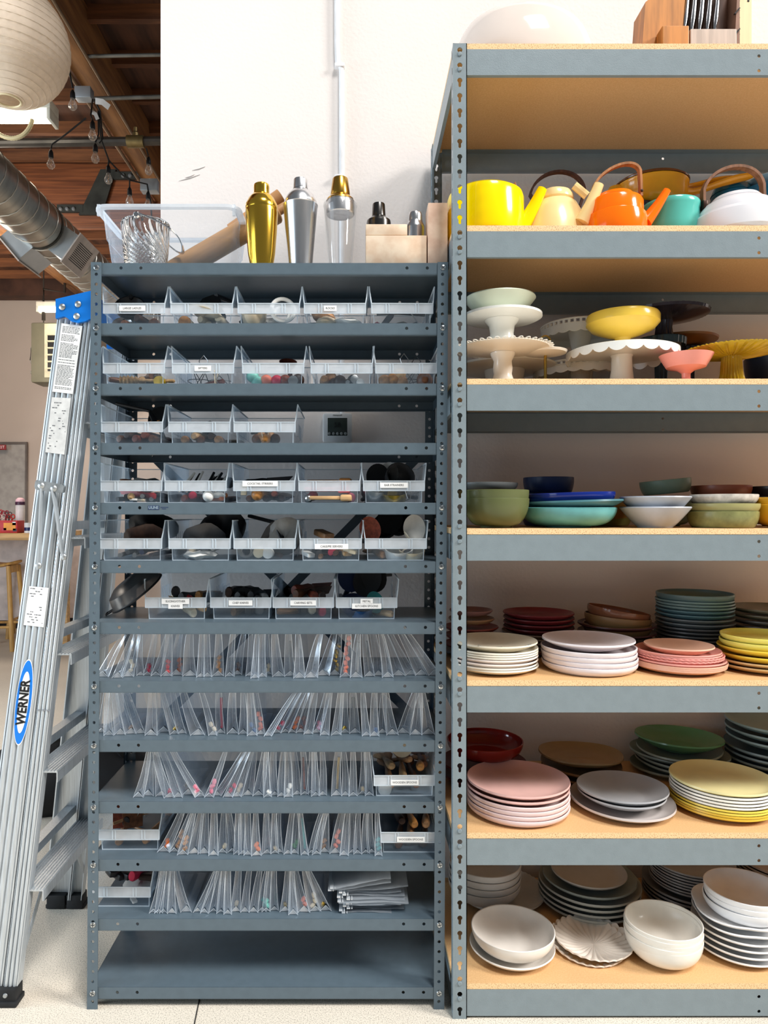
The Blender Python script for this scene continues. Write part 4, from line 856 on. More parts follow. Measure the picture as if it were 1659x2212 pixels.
bagrow(7, s2([125, 270, 365, 485, 540, 615, 718, 815, 935, 1035, 1100, 1190, 1300, 1370, 1490, 1535, 1600])+s3([35, 125, 222, 303, 405, 500, 608, 695, 790, 905, 980, 1057, 1155, 1260, 1345, 1460]),
       s2([320, 400, 440, 490, 600, 720, 745, 850, 940, 1040, 1095, 1200, 1335, 1430, 1490, 1550, 1610])+s3([30, 100, 215, 290, 475, 590, 640, 715, 810, 870, 930, 1000, 1040, 1090, 1180, 1230]), 1463, 'top',
       colours={2: ('cream', 3, 'b'), 4: ('crimson', 2, 'b'), 6: ('red', 3, 'b'), 7: ('orange', 3, 'b'), 11: ('tan', 4, 'b'), 13: ('brown', 2, 'b'), 17: ('beige', 2, 'b'), 19: ('grey', 1, 'long'), 23: ('brass', 6, 'b'), 24: ('coral', 8, 'b'), 25: ('grey', 1, 'long'), 26: ('steel', 2, 'long')})
bagrow(8, s2([115, 190, 300, 395, 480, 580, 690, 790, 865, 1010, 1150, 1220, 1330, 1425, 1510, 1590])+s3([35, 100, 180, 240, 315, 380, 445, 520, 615, 690, 775, 875, 945, 1010, 1100, 1190, 1300, 1400]),
       s2([170, 200, 250, 300, 360, 590, 650, 700, 790, 890, 1050, 1210, 1340, 1420, 1490, 1540])+s3([260, 290, 330, 370, 400, 430, 530, 560, 650, 690, 760, 850, 950, 1030, 1050, 1290, 1320, 1350]), 1588, 'second',
       colours={3: ('tan', 1, 'b'), 7: ('brass', 1, 'b'), 10: ('beige', 2, 'b'), 11: ('crimson', 1, 'long'), 14: ('blue', 2, 'b'), 15: ('coral', 4, 'b'), 17: ('crimson', 2, 'b'), 19: ('orange', 3, 'b'), 20: ('reddish brown', 3, 'b'), 22: ('pink', 2, 'b'), 25: ('brass', 1, 'b'), 26: ('grey', 1, 'long'), 28: ('blue', 1, 'b')})
bagrow(9, s2([460, 550, 670, 750, 830, 920, 1025, 1110, 1185, 1290, 1370, 1470, 1560])+s3([30, 90, 150, 210, 280, 345, 395, 440, 500, 620, 700, 760, 840, 900]),
       s2([540, 580, 620, 640, 700, 760, 830, 1240, 1400, 1450, 1480, 1520, 1620])+s3([30, 90, 170, 200, 250, 330, 410, 430, 490, 640, 680, 760, 840, 880]), 1722, 'third',
       colours={3: ('crimson', 1, 'b'), 5: ('grey', 2, 'b'), 6: ('pink', 2, 'b'), 7: ('pink', 3, 'b'), 9: ('crimson', 2, 'b'), 10: ('beige', 2, 'b'), 13: ('white', 1, 'b'), 16: ('white', 2, 'b'), 18: ('reddish brown', 1, 'long'), 22: ('brass', 2, 'long'), 25: ('beige', 1, 'b')})
bagrow(10, s4([715, 810, 885, 990, 1080, 1165, 1245, 1330, 1380, 1430, 1475, 1550, 1640])+s5([30, 85, 130, 195, 250, 335, 390, 425, 495, 580, 655, 720, 765, 830, 880, 935]),
       s4([870, 950, 980, 1050, 1090, 1170, 1260, 1300, 1390, 1430, 1470, 1545, 1640])+s5([20, 85, 130, 230, 270, 300, 470, 500, 510, 640, 680, 720, 775, 840, 870, 925]), 1847, 'fourth',
       colours={0: ('orange', 2, 'b'), 1: ('tan', 4, 'b'), 2: ('honey wood', 3, 'b'), 6: ('cream', 1, 'b'), 11: ('orange', 2, 'b'), 14: ('beige', 1, 'b'), 17: ('green', 2, 'b'), 18: ('teal', 1, 'long'), 21: ('tan', 2, 'b'), 22: ('coral', 4, 'b'), 28: ('teal', 3, 'b')})
bagrow(11, s4([625, 670, 715, 795, 925, 1020, 1085, 1160, 1225, 1295, 1365, 1450, 1525, 1600])+s5([15, 80, 170, 240, 330, 415, 500]),
       s4([690, 720, 760, 800, 830, 1170, 1190, 1210, 1260, 1300, 1390, 1490, 1580, 1650])+s5([40, 90, 190, 230, 260, 350, 370]), 1974, 'lowest',
       colours={10: ('beige', 1, 'b'), 13: ('teal', 2, 'b'), 14: ('mint', 2, 'b'), 16: ('brass', 1, 'b'), 18: ('coral', 2, 'b'), 19: ('cream', 3, 'b'), 20: ('brass', 1, 'b')})
# loose pile of flat zip bags at the end of the lowest bag shelf
z = ZS[11]; nb = 12
for k in range(nb):
    rnd = random.Random(k+50); bm = B(); x0 = px2x(744+rnd.uniform(-14, 8)-(k > 9)*25, 1.86); x1 = px2x(872+rnd.uniform(-10, 10)-(k > 9)*30, 1.86)
    g = []; nx, ny = 8, 4; zb = z+.002+.0058*k; tilt = .0 if k < 9 else .010*(k-8)
    for i in range(nx+1):
        row = []
        for j in range(ny+1):
            u = i/nx; v = j/ny
            row.append(bm.verts.new((x0+(x1-x0)*u, .03+rnd.uniform(-.002, .002)+.2*v+.01*math.sin(k), zb+.003*math.sin(u*5+k)*u+tilt*u+.004*v*(k % 3))))
        g.append(row)
    for i in range(nx):
        for j in range(ny): bm.faces.new((g[i][j], g[i+1][j], g[i+1][j+1], g[i][j+1]))
    bmesh.ops.solidify(bm, geom=bm.faces[:], thickness=.0016)
    o = link('zip_bag', bm, sheet('stacked_zip_film', (226, 232, 238), .42, .35, .25, .2), None, None, smooth=40)
    tag(o, 'flat empty zip bag, %s from the top of the pile on the lowest bag shelf' % nth(nb-k), 'bag', 'flat zip bags in the pile')
    bm = B(); y = .026; box(bm, x0-.003, x0+.006, y, y+.2, zb-.0008, zb+.0022); box(bm, x0+.009, x0+.012, y, y+.2, zb-.0005, zb+.0022); link('zip_strip', bm, BAGE, o, smooth=0)
# ------------------------------------------------------------------ boltless rack with dishes
RD0 = 1.776; RY = RD0+CYW; RS = F/RD0; RDEP = .52
RXL, RXR = px2x(979, RD0), px2x(979, RD0)+1.54
RTOP = [92.5, 486, 817.5, 1142, 1470, 1800, 2126]
RZ = [CZ-(y-CY)/RS for y in RTOP]
rack = empty('storage_rack', ((RXL+RXR)/2, RY, 0), 'pale grey boltless steel rack with chipboard shelves full of dishes', 'rack')
RO = rack.location.copy()
RPW, RPH = .0345, RZ[0]-.001
def rpost(mx, my):
    bm = B(); n = int(RPH/.0381)
    zt = RPH-.0165
    pts, tris, lps = None, None, None
    for side in (0, 1):
        for k in range(n):
            zc = zt-.0381*k; z1 = zc+.0145; z0 = z1-.0381
            if k == 0: z1 = RPH
            if k == n-1: z0 = 0
            if side == 0: fn = lambda u, v: (u*mx, 0, v); off = (0, .002*my, 0); hl = [keyhole(RPW*.48, zc)]
            else: fn = lambda u, v: (0, u*my, v); off = (.002*mx, 0, 0); hl = [[(.017-.004, zc-.014), (.017+.004, zc-.014), (.017+.004, zc+.004), (.017-.004, zc+.004)]]
            plate2d(bm, [(0, z0), (RPW, z0), (RPW, z1), (0, z1)], hl, fn, off, False)
    # folded return lips that stiffen the angle
    box(bm, *sorted((RPW*mx, (RPW-.002)*mx)), *sorted((0, .006*my)), 0, RPH); box(bm, *sorted((0, .006*mx)), *sorted((RPW*my, (RPW-.002)*my)), 0, RPH)
    box(bm, *sorted((-.0008*mx, .003*mx)), *sorted((-.0006*my, .003*my)), 0, RPH)
    bmesh.ops.remove_doubles(bm, verts=bm.verts[:], dist=1e-6)
    return bm
for x, mx in ((RXL, 1), (RXR, -1)):
    for y, my in ((0, 1), (RDEP, -1)): link('post', rpost(mx, my), RACKM, rack, (x-RO.x, y, 0), smooth=0)
BT, BH2 = .0150, .0635
def beam_mesh(Ln, hx):
    bm = B()
    plate2d(bm, [(0, -BT-BH2), (Ln, -BT-BH2), (Ln, -BT-.001), (0, -BT-.001)], [hole(h, -BT-BH2*z_, .0042) for h in hx for z_ in (.27, .85)], lambda u, v: (u, .001, v), (0, .0018, 0))
    box(bm, 0, Ln, .001, .028, -BT-.0016, -BT-.0004); box(bm, 0, Ln, .001, .012, -BT-BH2-.0016, -BT-BH2)
    return bm
Lb = RXR-RXL-2*RPW+.002
bme = [None]*5
for i, z in enumerate(RZ):
    loc = (RXL+RPW-.001-RO.x, 0, z)
    if bme[0] is None:
        bm = B(); t_ = .0142
        box(bm, .0025, RXR-RXL-.0025, .003, RDEP-.003, -.0145, 0, 1)
        bm.normal_update()
        for f in bm.faces:
            if abs(f.normal.z) > .5: f.material_index = 0
        bme[0] = link('shelf_board', bm, [BOARDF, BOARDE], rack, (RXL-RO.x, 0, z), smooth=0).data
        bme[1] = link('front_beam', beam_mesh(Lb, [px2x(1641, RD0)-RXL-RPW]), RACKM, rack, loc, smooth=0).data
        bm = beam_mesh(Lb, [px2x(1432, RD0+RDEP)-RXL-RPW]); bmesh.ops.transform(bm, matrix=Matrix.Diagonal((1, -1, 1, 1)), verts=bm.verts)
        bme[2] = link('rear_beam', bm, RACKM, rack, (loc[0], RDEP, z), smooth=0).data
        bm = B(); box(bm, 0, .002, RPW, RDEP-RPW, -BT-BH2, -BT); box(bm, 0, .018, RPW, RDEP-RPW, -BT-.0016, -BT-.0004); box(bm, 0, .01, RPW, RDEP-RPW, -BT-BH2-.0016, -BT-BH2)
        bme[3] = link('side_beam', bm, RACKM, rack, (RXL+.001-RO.x, 0, z), smooth=0).data
    else:
        place('shelf_board', bme[0], rack, (RXL-RO.x, 0, z)); place('front_beam', bme[1], rack, loc); place('rear_beam', bme[2], rack, (loc[0], RDEP, z)); place('side_beam', bme[3], rack, (RXL+.001-RO.x, 0, z))
    for k in (0, 1):
        zz = z-.0165-.0381*k+(.0045 if i else -.001)
        k0 = round((RPH-.0165-zz-.0095)/.0381); zz = RPH-.0165-.0381*k0-.0105     # rivets sit in the keyhole slots
        for xx in (RXL+RPW*.48, RXR-RPW*.52):
            if bme[4] is None:
                bm = B(); lathe(bm, [(0, .003), (.0045, .0026), (.0056, .0008), (.0056, -.001), (0, -.001)], 14, mx=Matrix.Rotation(PI/2, 4, 'X')); bme[4] = link('rivet', bm, RACKM, rack, (xx-RO.x, -.0005, zz)).data
            else: place('rivet', bme[4], rack, (xx-RO.x, -.0005, zz))

# ------------------------------------------------------------------ dishes
def glaze(nm, c, rough=.3, var=.06, scale=22, col2=None): return mat('glaze '+nm, c, rough, 0, var, scale, col2=col2, ramp=(.3, .75))
def dprof(R, H, kind):
    t = max(.0032, R*.032); pts = []
    if kind == 'bowl': ft, n = R*.48, 12; f = lambda s: (ft+(R-ft)*math.sin(s*PI/2)**.9, H*(.06+.94*(1-math.cos(s*PI/2))))
    elif kind == 'coupe': ft, n = R*.45, 10; f = lambda s: (ft+(R-ft)*s, H*(.1+.9*s**1.7))
    elif kind == 'flat': ft, n = R*.60, 10; f = lambda s: (ft+(R-ft)*s, H*(.12+.88*s**2.6))
    elif kind == 'low': ft, n = R*.86, 8; f = lambda s: (ft+(R-ft)*min(1, math.sin(s*PI/2)*1.05), H*(.02+.98*s**1.3))
    elif kind == 'rim': ft, n = R*.5, 10; f = lambda s: (ft+(R-ft)*s, H*(.1+.62*min(1, s*2.2)+.28*s))
    elif kind == 'cone': ft, n = R*.5, 8; f = lambda s: (ft+(R-ft)*s, H*(.04+.96*s**1.15))
    o = [f(i/n) for i in range(n+1)]
    out = [(0, H*.05), (ft*.8, H*.05), (ft*.85, 0), (ft*.98, 0)]+o
    o2 = []
    for i in range(n, -1, -1):
        r, z = o[i]; a = o[min(i+1, n)]; b_ = o[max(i-1, 0)]
        tx, tz_ = a[0]-b_[0], a[1]-b_[1]; l = math.hypot(tx, tz_) or 1
        o2.append((max(0, r-t*tz_/l), z+t*tx/l))
    mid = ((o[-1][0]+o2[0][0])/2, max(o[-1][1], o2[0][1])+t*.3)
    return out+[mid]+o2+[(0, o2[-1][1]*.98)]
DM = {}
def dish_mesh(kind, R, H, m, mod=None, key=None, sx=1, sy=1, seg=56):
    if mod == 'shell': seg = 168
    if mod == 'flute': seg = 240
    k = (kind, round(R, 4), round(H, 4), m.name, key, sx, sy)
    if k not in DM:
        bm = B(); p = dprof(R, H, kind)
        md = None
        if mod == 'shell':
            md = lambda t, r, z, i: (r*(1+.035*abs(math.cos(14*t))*(r/R)**3), z+.0042*abs(math.cos(14*t))**1.3*min(1, (r/R)*1.6)**1.2)
        elif mod == 'wobble': md = lambda t, r, z, i: (r*(1+.012*math.sin(2*t+1)+.008*math.sin(5*t)), z*(1+.08*math.sin(3*t)))
        elif mod == 'flute': md = lambda t, r, z, i: (r*(1+.006*math.cos(48*t)*(r/R)**4), z+.0007*math.cos(48*t)*(r/R)**4)
        elif mod == 'square': md = lambda t, r, z, i: (r*(1+.11*(r/R)*abs(math.sin(2*t))**1.5), z)
        lathe(bm, p, seg, md, sx=sx, sy=sy)
        me = bpy.data.meshes.new(kind); bmesh.ops.recalc_face_normals(bm, faces=bm.faces[:]); bm.to_mesh(me); bm.free(); me.materials.append(m); me.shade_smooth(); me.set_sharp_from_angle(angle=.9); DM[k] = me
    return DM[k]
SHN = {1: 'kettle shelf', 3: 'bowl shelf', 4: 'third-lowest rack shelf', 5: 'second-lowest rack shelf', 6: 'lowest rack shelf'}
KIND = {'bowl': 'bowl', 'coupe': 'plate', 'flat': 'plate', 'low': 'dish', 'rim': 'plate', 'cone': 'bowl'}
def stack(sh, x0, x1, fd, ytop, items, desc, sy=1):
    """items bottom to top: (colour name, rgb, kind, count, relative radius, height, pitch weight[, opts])"""
    z = RZ[sh]; h = (x1-x0)/2; R = h*fd/(F-h); d = fd+R; x = px2x((x0+x1)/2, d)
    flat = []
    for it in items:
        for k in range(it[3]): flat.append(it)
    ztop = py2z(ytop, fd+R*(1-flat[-1][4])); tot = sum(i[6] for i in flat[:-1]) or 1
    room = ztop-z-flat[-1][5]; unitp = room/tot; zz = z+.0006; N = len(flat)
    for i, it in enumerate(flat):
        nm, rgb, kind, _, rel, H, wgt = it[:7]; op = it[7] if len(it) > 7 else {}
        m = glaze(nm+desc[:6], rgb, op.get('rough', .35), op.get('var', .06), op.get('scale', 22), op.get('col2'))
        nn = op.get('name', KIND[kind])
        me = dish_mesh(kind, R*rel, H, m, op.get('mod'), None, op.get('sx', 1), op.get('sy', sy))
        o = place(nn, me, None, (x+op.get('dx', random.uniform(-.002, .002)), CYW+d+op.get('dy', 0), zz), (op.get('rx', 0), op.get('ry', 0), random.uniform(0, 6.28) if not (op.get('rx') or op.get('ry') or op.get('sx')) else 0))
        tag(o, '%s %s, %s of %s' % (nm, nn, 'top' if i == N-1 and N > 1 else ('bottom' if i == 0 and N > 1 else nth(N-i)+' from top'), desc) if N > 1 else '%s %s %s' % (nm, nn, desc), nn, 'dishes on the rack')
        zz += unitp*wgt
        if op.get('extra'): op['extra'](o, R*rel, H)
    return x, CYW+d, R, zz
def hatch(o, R, H):
    bm = B()
    for k in range(12):
        y = -R*.80+R*.058*k; w = .62*R*(1-k/12)**.6
        pts = [(-w+2*w*i/16, y+.0015*(i % 2), H*.52+.0016) for i in range(17)]
        pts = [(a, b_, H*(.17+.83*max(0, (math.hypot(a, b_)/R-.45)/.55)**1.7)+.0062) for a, b_, c in pts]
        sweep(bm, pts, rect(.0022, .0006), (0, 0, 1))
    o.rotation_euler = (0, 0, .1)
    link('hatched_pattern', bm, mat('slate_hatch', (84, 104, 110), .5), o, smooth=0)
# lowest shelf, front then back
stack(6, 1016, 1197, 1.795, 2058, [('off-white', (238, 232, 224), 'flat', 1, 1, .022, .018), ('off-white', (240, 232, 224), 'bowl', 1, .98, .055, 1)], 'bowl and plate pair by the rack post')
stack(6, 1194, 1354, 1.835, 2082, [('scalloped cream', (236, 226, 214), 'coupe', 1, 1, .020, .014, {'mod': 'shell', 'dx': .008, 'dy': -.006}), ('scalloped cream', (238, 226, 212), 'coupe', 1, .97, .024, 1, {'mod': 'shell', 'rx': .10, 'dx': -.006})], 'pair of shell plates on the lowest shelf')
stack(6, 1353, 1511, 1.788, 2034, [('cream', (238, 234, 224), 'bowl', 5, 1, .062, 1, {'rough': .22})], 'nested cream bowls on the lowest shelf')
stack(6, 1502, 1690, 1.812, 2010, [('white', (240, 240, 240), 'flat', 4, 1, .018, 1), ('square white', (240, 240, 240), 'flat', 2, .94, .02, 1.2, {'mod': 'square'})], 'white plates at the rack end, lowest shelf')
stack(6, 1527, 1690, 1.828, 1985, [('white', (240, 241, 243), 'bowl', 3, 1, .045, 0.6)], 'white bowls on square plates, lowest shelf')
for o in [o for o in C.objects if o.get('label', '').endswith('white bowls on square plates, lowest shelf')]: o.location.z += .070
for o, k in zip([o for o in C.objects if o.get('label', '').endswith('white bowls on square plates, lowest shelf')], range(3)): o.location.z = RZ[6]+.088+.015*k
stack(6, 985, 1176, 2.05, 1940, [('ribbed grey', (200, 196, 190), 'flat', 1, 1.0, .02, .4, {'mod': 'flute'})], 'lying under the grey bowls by the rack post')
stack(6, 970, 1124, 2.05, 1915, [('pale grey', (206, 204, 202), 'bowl', 4, 1, .05, 1)], 'grey bowl nest at the back, lowest shelf')
for k, o in enumerate([o for o in C.objects if o.get('label', '').endswith('grey bowl nest at the back, lowest shelf')]): o.location.z = RZ[6]+.014+.02*k
stack(6, 1166, 1378, 1.995, 1922, [('grey-green', (176, 180, 174), 'flat', 4, 1, .022, 1), ('slate green', (140, 150, 146), 'flat', 1, .92, .022, 1.1), ('grey', (186, 182, 176), 'flat', 1, .74, .02, 1)], 'grey-green plate stack, lowest shelf')
stack(6, 1393, 1597, 2.02, 1900, [('dark grey', (130, 130, 130), 'flat', 4, 1, .02, 1), ('grey', (150, 148, 146), 'flat', 8, .84, .017, .72)], 'dark plate stack behind the cream bowls')
stack(6, 1600, 1790, 2.03, 1905, [('taupe', (168, 158, 148), 'flat', 11, 1, .018, 1)], 'taupe plate stack at the back corner')
# second-lowest shelf
stack(5, 1010, 1228, 1.786, 1727, [('pale pink', (232, 206, 204), 'low', 4, 1, .020, 1), ('rose pink', (222, 178, 170), 'flat', 2, 1, .018, 1.15)], 'pink plate stack by the rack post')
stack(5, 1227, 1459, 1.795, 1775, [('wide pinkish grey', (205, 196, 192), 'flat', 1, 1, .018, 1, {'name': 'platter', 'sy': .92})], 'lying under the grey bowls, second-lowest shelf')
xx = stack(5, 1247, 1438, 1.822, 1748, [('blue-grey', (168, 170, 174), 'coupe', 2, 1, .030, 1)], 'grey bowl pair on the pinkish platter', .95)
for k, o in enumerate([o for o in C.objects if o.get('label', '').endswith('grey bowl pair on the pinkish platter')]): o.location.z = RZ[5]+.010+.011*k
stack(5, 1453, 1664, 1.805, 1722, [('mustard yellow', (222, 182, 60), 'flat', 2, 1, .015, .8), ('yellow', (232, 206, 84), 'flat', 2, .99, .015, .9), ('cream white', (240, 236, 224), 'flat', 4, .98, .016, 1.05), ('pale yellow', (232, 222, 164), 'flat', 1, .99, .018, 1)], 'cream and yellow plate stack')
stack(5, 965, 1128, 2.02, 1625, [('maroon', (120, 40, 36), 'flat', 2, 1.12, .02, .3, {'sx': 1}), ('glossy dark red', (132, 34, 26), 'bowl', 1, 1, .052, 1, {'rough': .12})], 'dark red bowl set at the back')
stack(5, 1160, 1349, 2.035, 1660, [('brown', (150, 118, 78), 'flat', 2, 1, .016, 1, {'mod': 'wobble', 'name': 'platter'}), ('olive brown', (160, 132, 90), 'flat', 1, .94, .02, 1, {'mod': 'wobble', 'name': 'platter', 'ry': .03})], 'brown platter stack at the back', .88)
stack(5, 1366, 1567, 2.06, 1622, [('grey-green', (150, 160, 148), 'flat', 5, 1, .018, 1), ('glossy green', (96, 142, 98), 'coupe', 1, .89, .036, 1, {'rough': .15})], 'green plate stack at the back', .85)
stack(5, 1576, 1780, 2.03, 1590, [('slate teal', (132, 152, 158), 'flat', 5, 1, .018, 1), ('teal grey', (140, 166, 172), 'coupe', 3, .98, .03, 1.3)], 'teal grey stack at the rack end')
# third-lowest shelf
stack(4, 975, 1160, 1.795, 1402, [('off-white', (240, 234, 220), 'flat', 2, 1, .014, .8), ('blush white', (240, 226, 216), 'flat', 2, .99, .018, 1.4), ('cream', (238, 232, 214), 'flat', 3, .99, .014, .8), ('hatched cream', (236, 226, 204), 'coupe', 1, .98, .024, 1, {'extra': hatch})], 'white plate stack by the rack post')
stack(4, 1172, 1371, 1.79, 1400, [('lilac white', (236, 226, 228), 'low', 4, 1, .0215, 1.0), ('lilac white', (230, 222, 212), 'coupe', 1, .97, .024, 1)], 'lilac white stack on the third-lowest shelf')
stack(4, 1370, 1561, 1.79, 1408, [('peach', (226, 172, 146), 'flat', 3, 1, .014, .8), ('pink', (232, 160, 148), 'flat', 1, .97, .016, 1), ('coral pink', (228, 146, 136), 'flat', 2, .93, .018, 1.1, {'mod': 'flute'}), ('pink', (236, 166, 152), 'flat', 2, .9, .016, 1), ('speckled peach', (234, 188, 162), 'coupe', 1, .74, .022, 1)], 'pink plate stack beside the lilac stack')
stack(4, 1555, 1735, 1.80, 1385, [('tan', (214, 176, 120), 'flat', 2, 1, .014, .8), ('yellow', (240, 208, 70), 'flat', 2, .97, .018, 1.2), ('lemon yellow', (238, 226, 110), 'low', 2, .9, .018, 1)], 'yellow plate stack at the rack end')
stack(4, 960, 1076, 2.02, 1325, [('dark grey', (110, 108, 106), 'flat', 1, 1.1, .014, .8), ('brick red', (150, 70, 58), 'flat', 3, 1, .014, 1), ('tan', (170, 130, 96), 'flat', 1, .85, .014, 1), ('mauve', (140, 100, 96), 'flat', 1, .8, .014, 1)], 'small red stack at the back by the post')
stack(4, 1085, 1240, 2.04, 1335, [('taupe', (140, 116, 96), 'flat', 5, 1, .016, 1), ('wine red', (126, 42, 46), 'flat', 4, .97, .018, 1.3)], 'wine red plate stack at the back')
stack(4, 1250, 1412, 2.03, 1362, [('dark maroon', (90, 50, 50), 'flat', 4, 1, .014, 1)], 'dark maroon plate stack under brown bowls')
stack(4, 1262, 1402, 2.05, 1330, [('brown', (150, 106, 88), 'low', 1, 1, .034, 1), ('brown', (146, 100, 82), 'low', 1, .98, .036, 1, {'ry': .08}), ('glossy brown', (140, 92, 66), 'low', 1, .93, .036, 1, {'ry': .16, 'rough': .15})], 'brown bowl stack at the back')
for k, o in enumerate([o for o in C.objects if o.get('label', '').endswith('brown bowl stack at the back')]): o.location.z = RZ[4]+.050+(0, .023, .042)[k]
stack(4, 1420, 1580, 2.03, 1290, [('charcoal', (92, 96, 98), 'flat', 7, 1, .014, 1), ('slate', (110, 122, 126), 'flat', 2, .99, .016, 1.2), ('teal', (90, 128, 140), 'flat', 2, .98, .016, 1.1), ('grey teal', (120, 150, 152), 'flat', 3, .98, .014, .8), ('dark teal', (96, 122, 124), 'low', 1, .97, .026, 1)], 'tall dark teal stack at the back')
stack(4, 1580, 1740, 2.04, 1325, [('dark grey', (104, 106, 106), 'flat', 6, 1, .014, 1), ('olive grey', (122, 120, 106), 'flat', 2, .98, .014, 1)], 'dark grey stack at the rack end')
# bowl shelf
stack(3, 1000, 1140, 1.795, 1058, [('olive green', (96, 103, 64), 'bowl', 2, 1, .076, 1)], 'olive bowl pair by the rack post')
stack(3, 990, 1132, 1.86, 1048, [('amber brown', (120, 96, 48), 'bowl', 1, 1, .05, 1)], 'resting on the olive bowls by the rack post')
stack(3, 985, 1118, 1.88, 1037, [('grey', (120, 124, 124), 'low', 1, 1, .02, 1)], 'topping the amber bowl by the rack post')
for o in C.objects:
    if o.get('label', '').startswith('amber brown bowl'): o.location.z = RZ[3]+.050
    if o.get('label', '').startswith('grey dish topping'): o.location.z = RZ[3]+.101
stack(3, 1128, 1328, 1.80, 1096, [('turquoise', (108, 182, 184), 'bowl', 1, 1, .052, 1, {'var': .15})], 'with tan foot on the bowl shelf')
stack(3, 1134, 1341, 1.79, 1080, [('dusky teal', (70, 118, 128), 'coupe', 1, 1, .030, 1, {'ry': -.03})], 'resting on the turquoise bowl')
stack(3, 1138, 1324, 1.81, 1056, [('cobalt blue', (22, 44, 130), 'low', 1, 1, .030, 1, {'rough': .15, 'ry': -.03})], 'topping the turquoise bowl pile')
for o in C.objects:
    if o.get('label', '').startswith('dusky teal'): o.location.z = RZ[3]+.038
    if o.get('label', '').startswith('cobalt blue'): o.location.z = RZ[3]+.062
stack(3, 1128, 1240, 2.04, 1030, [('navy', (28, 48, 90), 'low', 2, 1.02, .05, 1), ('navy', (26, 44, 84), 'low', 1, .95, .05, 1)], 'navy dish stack at the back')
stack(3, 1340, 1487, 1.80, 1074, [('blue-grey', (186, 192, 202), 'cone', 1, .99, .052, .020, {'var': .12}), ('blue-grey', (182, 190, 204), 'cone', 1, .99, .052, 1, {'var': .12})], 'blue-grey bowl pair')
stack(3, 1262, 1368, 2.0, 1085, [('ochre', (186, 142, 76), 'bowl', 1, 1, .07, .04), ('mossy', (150, 150, 80), 'low', 2, .85, .03, 1)], 'ochre and moss pile at the back')
stack(3, 1383, 1495, 2.02, 1035, [('sage green', (118, 138, 120), 'bowl', 1, 1, .062, .8), ('sage green', (120, 142, 124), 'low', 1, .96, .04, 1, {'ry': -.06}), ('sage green', (122, 146, 130), 'low', 1, .93, .04, 1, {'ry': -.10})], 'sage bowl stack at the back')
stack(3, 1491, 1633, 1.80, 1068, [('mossy green', (142, 144, 92), 'low', 1, .99, .042, 1.1, {'var': .2, 'scale': 60}), ('olive rimmed', (160, 156, 104), 'low', 1, 1, .026, .8), ('speckled white', (222, 216, 206), 'low', 1, .95, .024, 1, {'var': .25, 'scale': 70})], 'moss and speckled bowl pile')
stack(3, 1495, 1618, 2.02, 1048, [('terracotta', (150, 88, 66), 'bowl', 1, 1, .07, .9), ('terracotta', (146, 82, 62), 'low', 1, .98, .036, 1)], 'terracotta bowl pair at the back')
stack(3, 1629, 1760, 1.80, 1075, [('golden yellow', (238, 182, 40), 'bowl', 2, 1, .06, 1)], 'yellow bowl pair at the rack end')
stack(3, 1617, 1740, 2.02, 1050, [('ochre', (176, 140, 66), 'bowl', 1, 1, .06, 1), ('black', (40, 40, 42), 'low', 1, .95, .03, 1)], 'black topped pile at the rack end')

# ------------------------------------------------------------------ cake stands
z2 = RZ[2]
def at(x_px, d): return px2x(x_px, d)
def stand(x_px, d, R, hp, m, label, zb=None, rim=None, ped=None, nm='cake_stand', cat='cake stand', sc_=1, edge=None, y0=None):
    x = at(x_px, d); z = z2 if zb is None else zb
    root = empty(nm, (x, CYW+d, z), label, cat, 'cake stands on the rack')
    p = ped or [(.042, 0), (.043, .004), (.030, .012), (.020, .03), (.019, hp-.02), (.032, hp-.004), (.034, hp)]
    bm = B(); lathe(bm, [(0, 0)]+p+[(0, hp)], 40); link('pedestal', bm, m, root)
    bm = B(); rim(bm, R, hp) if rim else lathe(bm, [(0, hp), (R*.9, hp+.001), (R, hp+.006), (R, hp+.012), (R*.97, hp+.012), (R*.9, hp+.007), (0, hp+.007)], 56)
    link('plate', bm, m, root, smooth=30)
    return root
def rim_scallop(n, drop):
    def f(bm, R, hp):
        md = lambda t, r, z, i: (r, z-(drop*abs(math.cos(n*t/2))**.7 if i in (2, 3) else 0))
        lathe(bm, [(0, hp), (R*.985, hp+.002), (R, hp-.006), (R-.003, hp-.006), (R*.98, hp+.009), (0, hp+.008)][:2]+[(R, hp-.004), (R+.002, hp-.004), (R+.001, hp+.009), (R*.98, hp+.011), (0, hp+.008)], n*8, md)
    return f
def rim_beads(n):
    def f(bm, R, hp):
        lathe(bm, [(0, hp), (R*.5, hp+.001), (R*.94, hp+.010), (R*.95, hp+.013), (R*.5, hp+.006), (0, hp+.005)], 56)
        for k in range(n):
            t = 2*PI*k/n; c = Vector((R*.965*math.cos(t), R*.965*math.sin(t), hp+.0125))
            tube(bm, [c+Matrix.Rotation(t, 3, 'Z') @ Vector((.008*math.cos(a), .0055*math.sin(a), .0012*math.cos(a))) for a in [2*PI*j/10 for j in range(10)]], .0013, 5, loop=True)
    return f
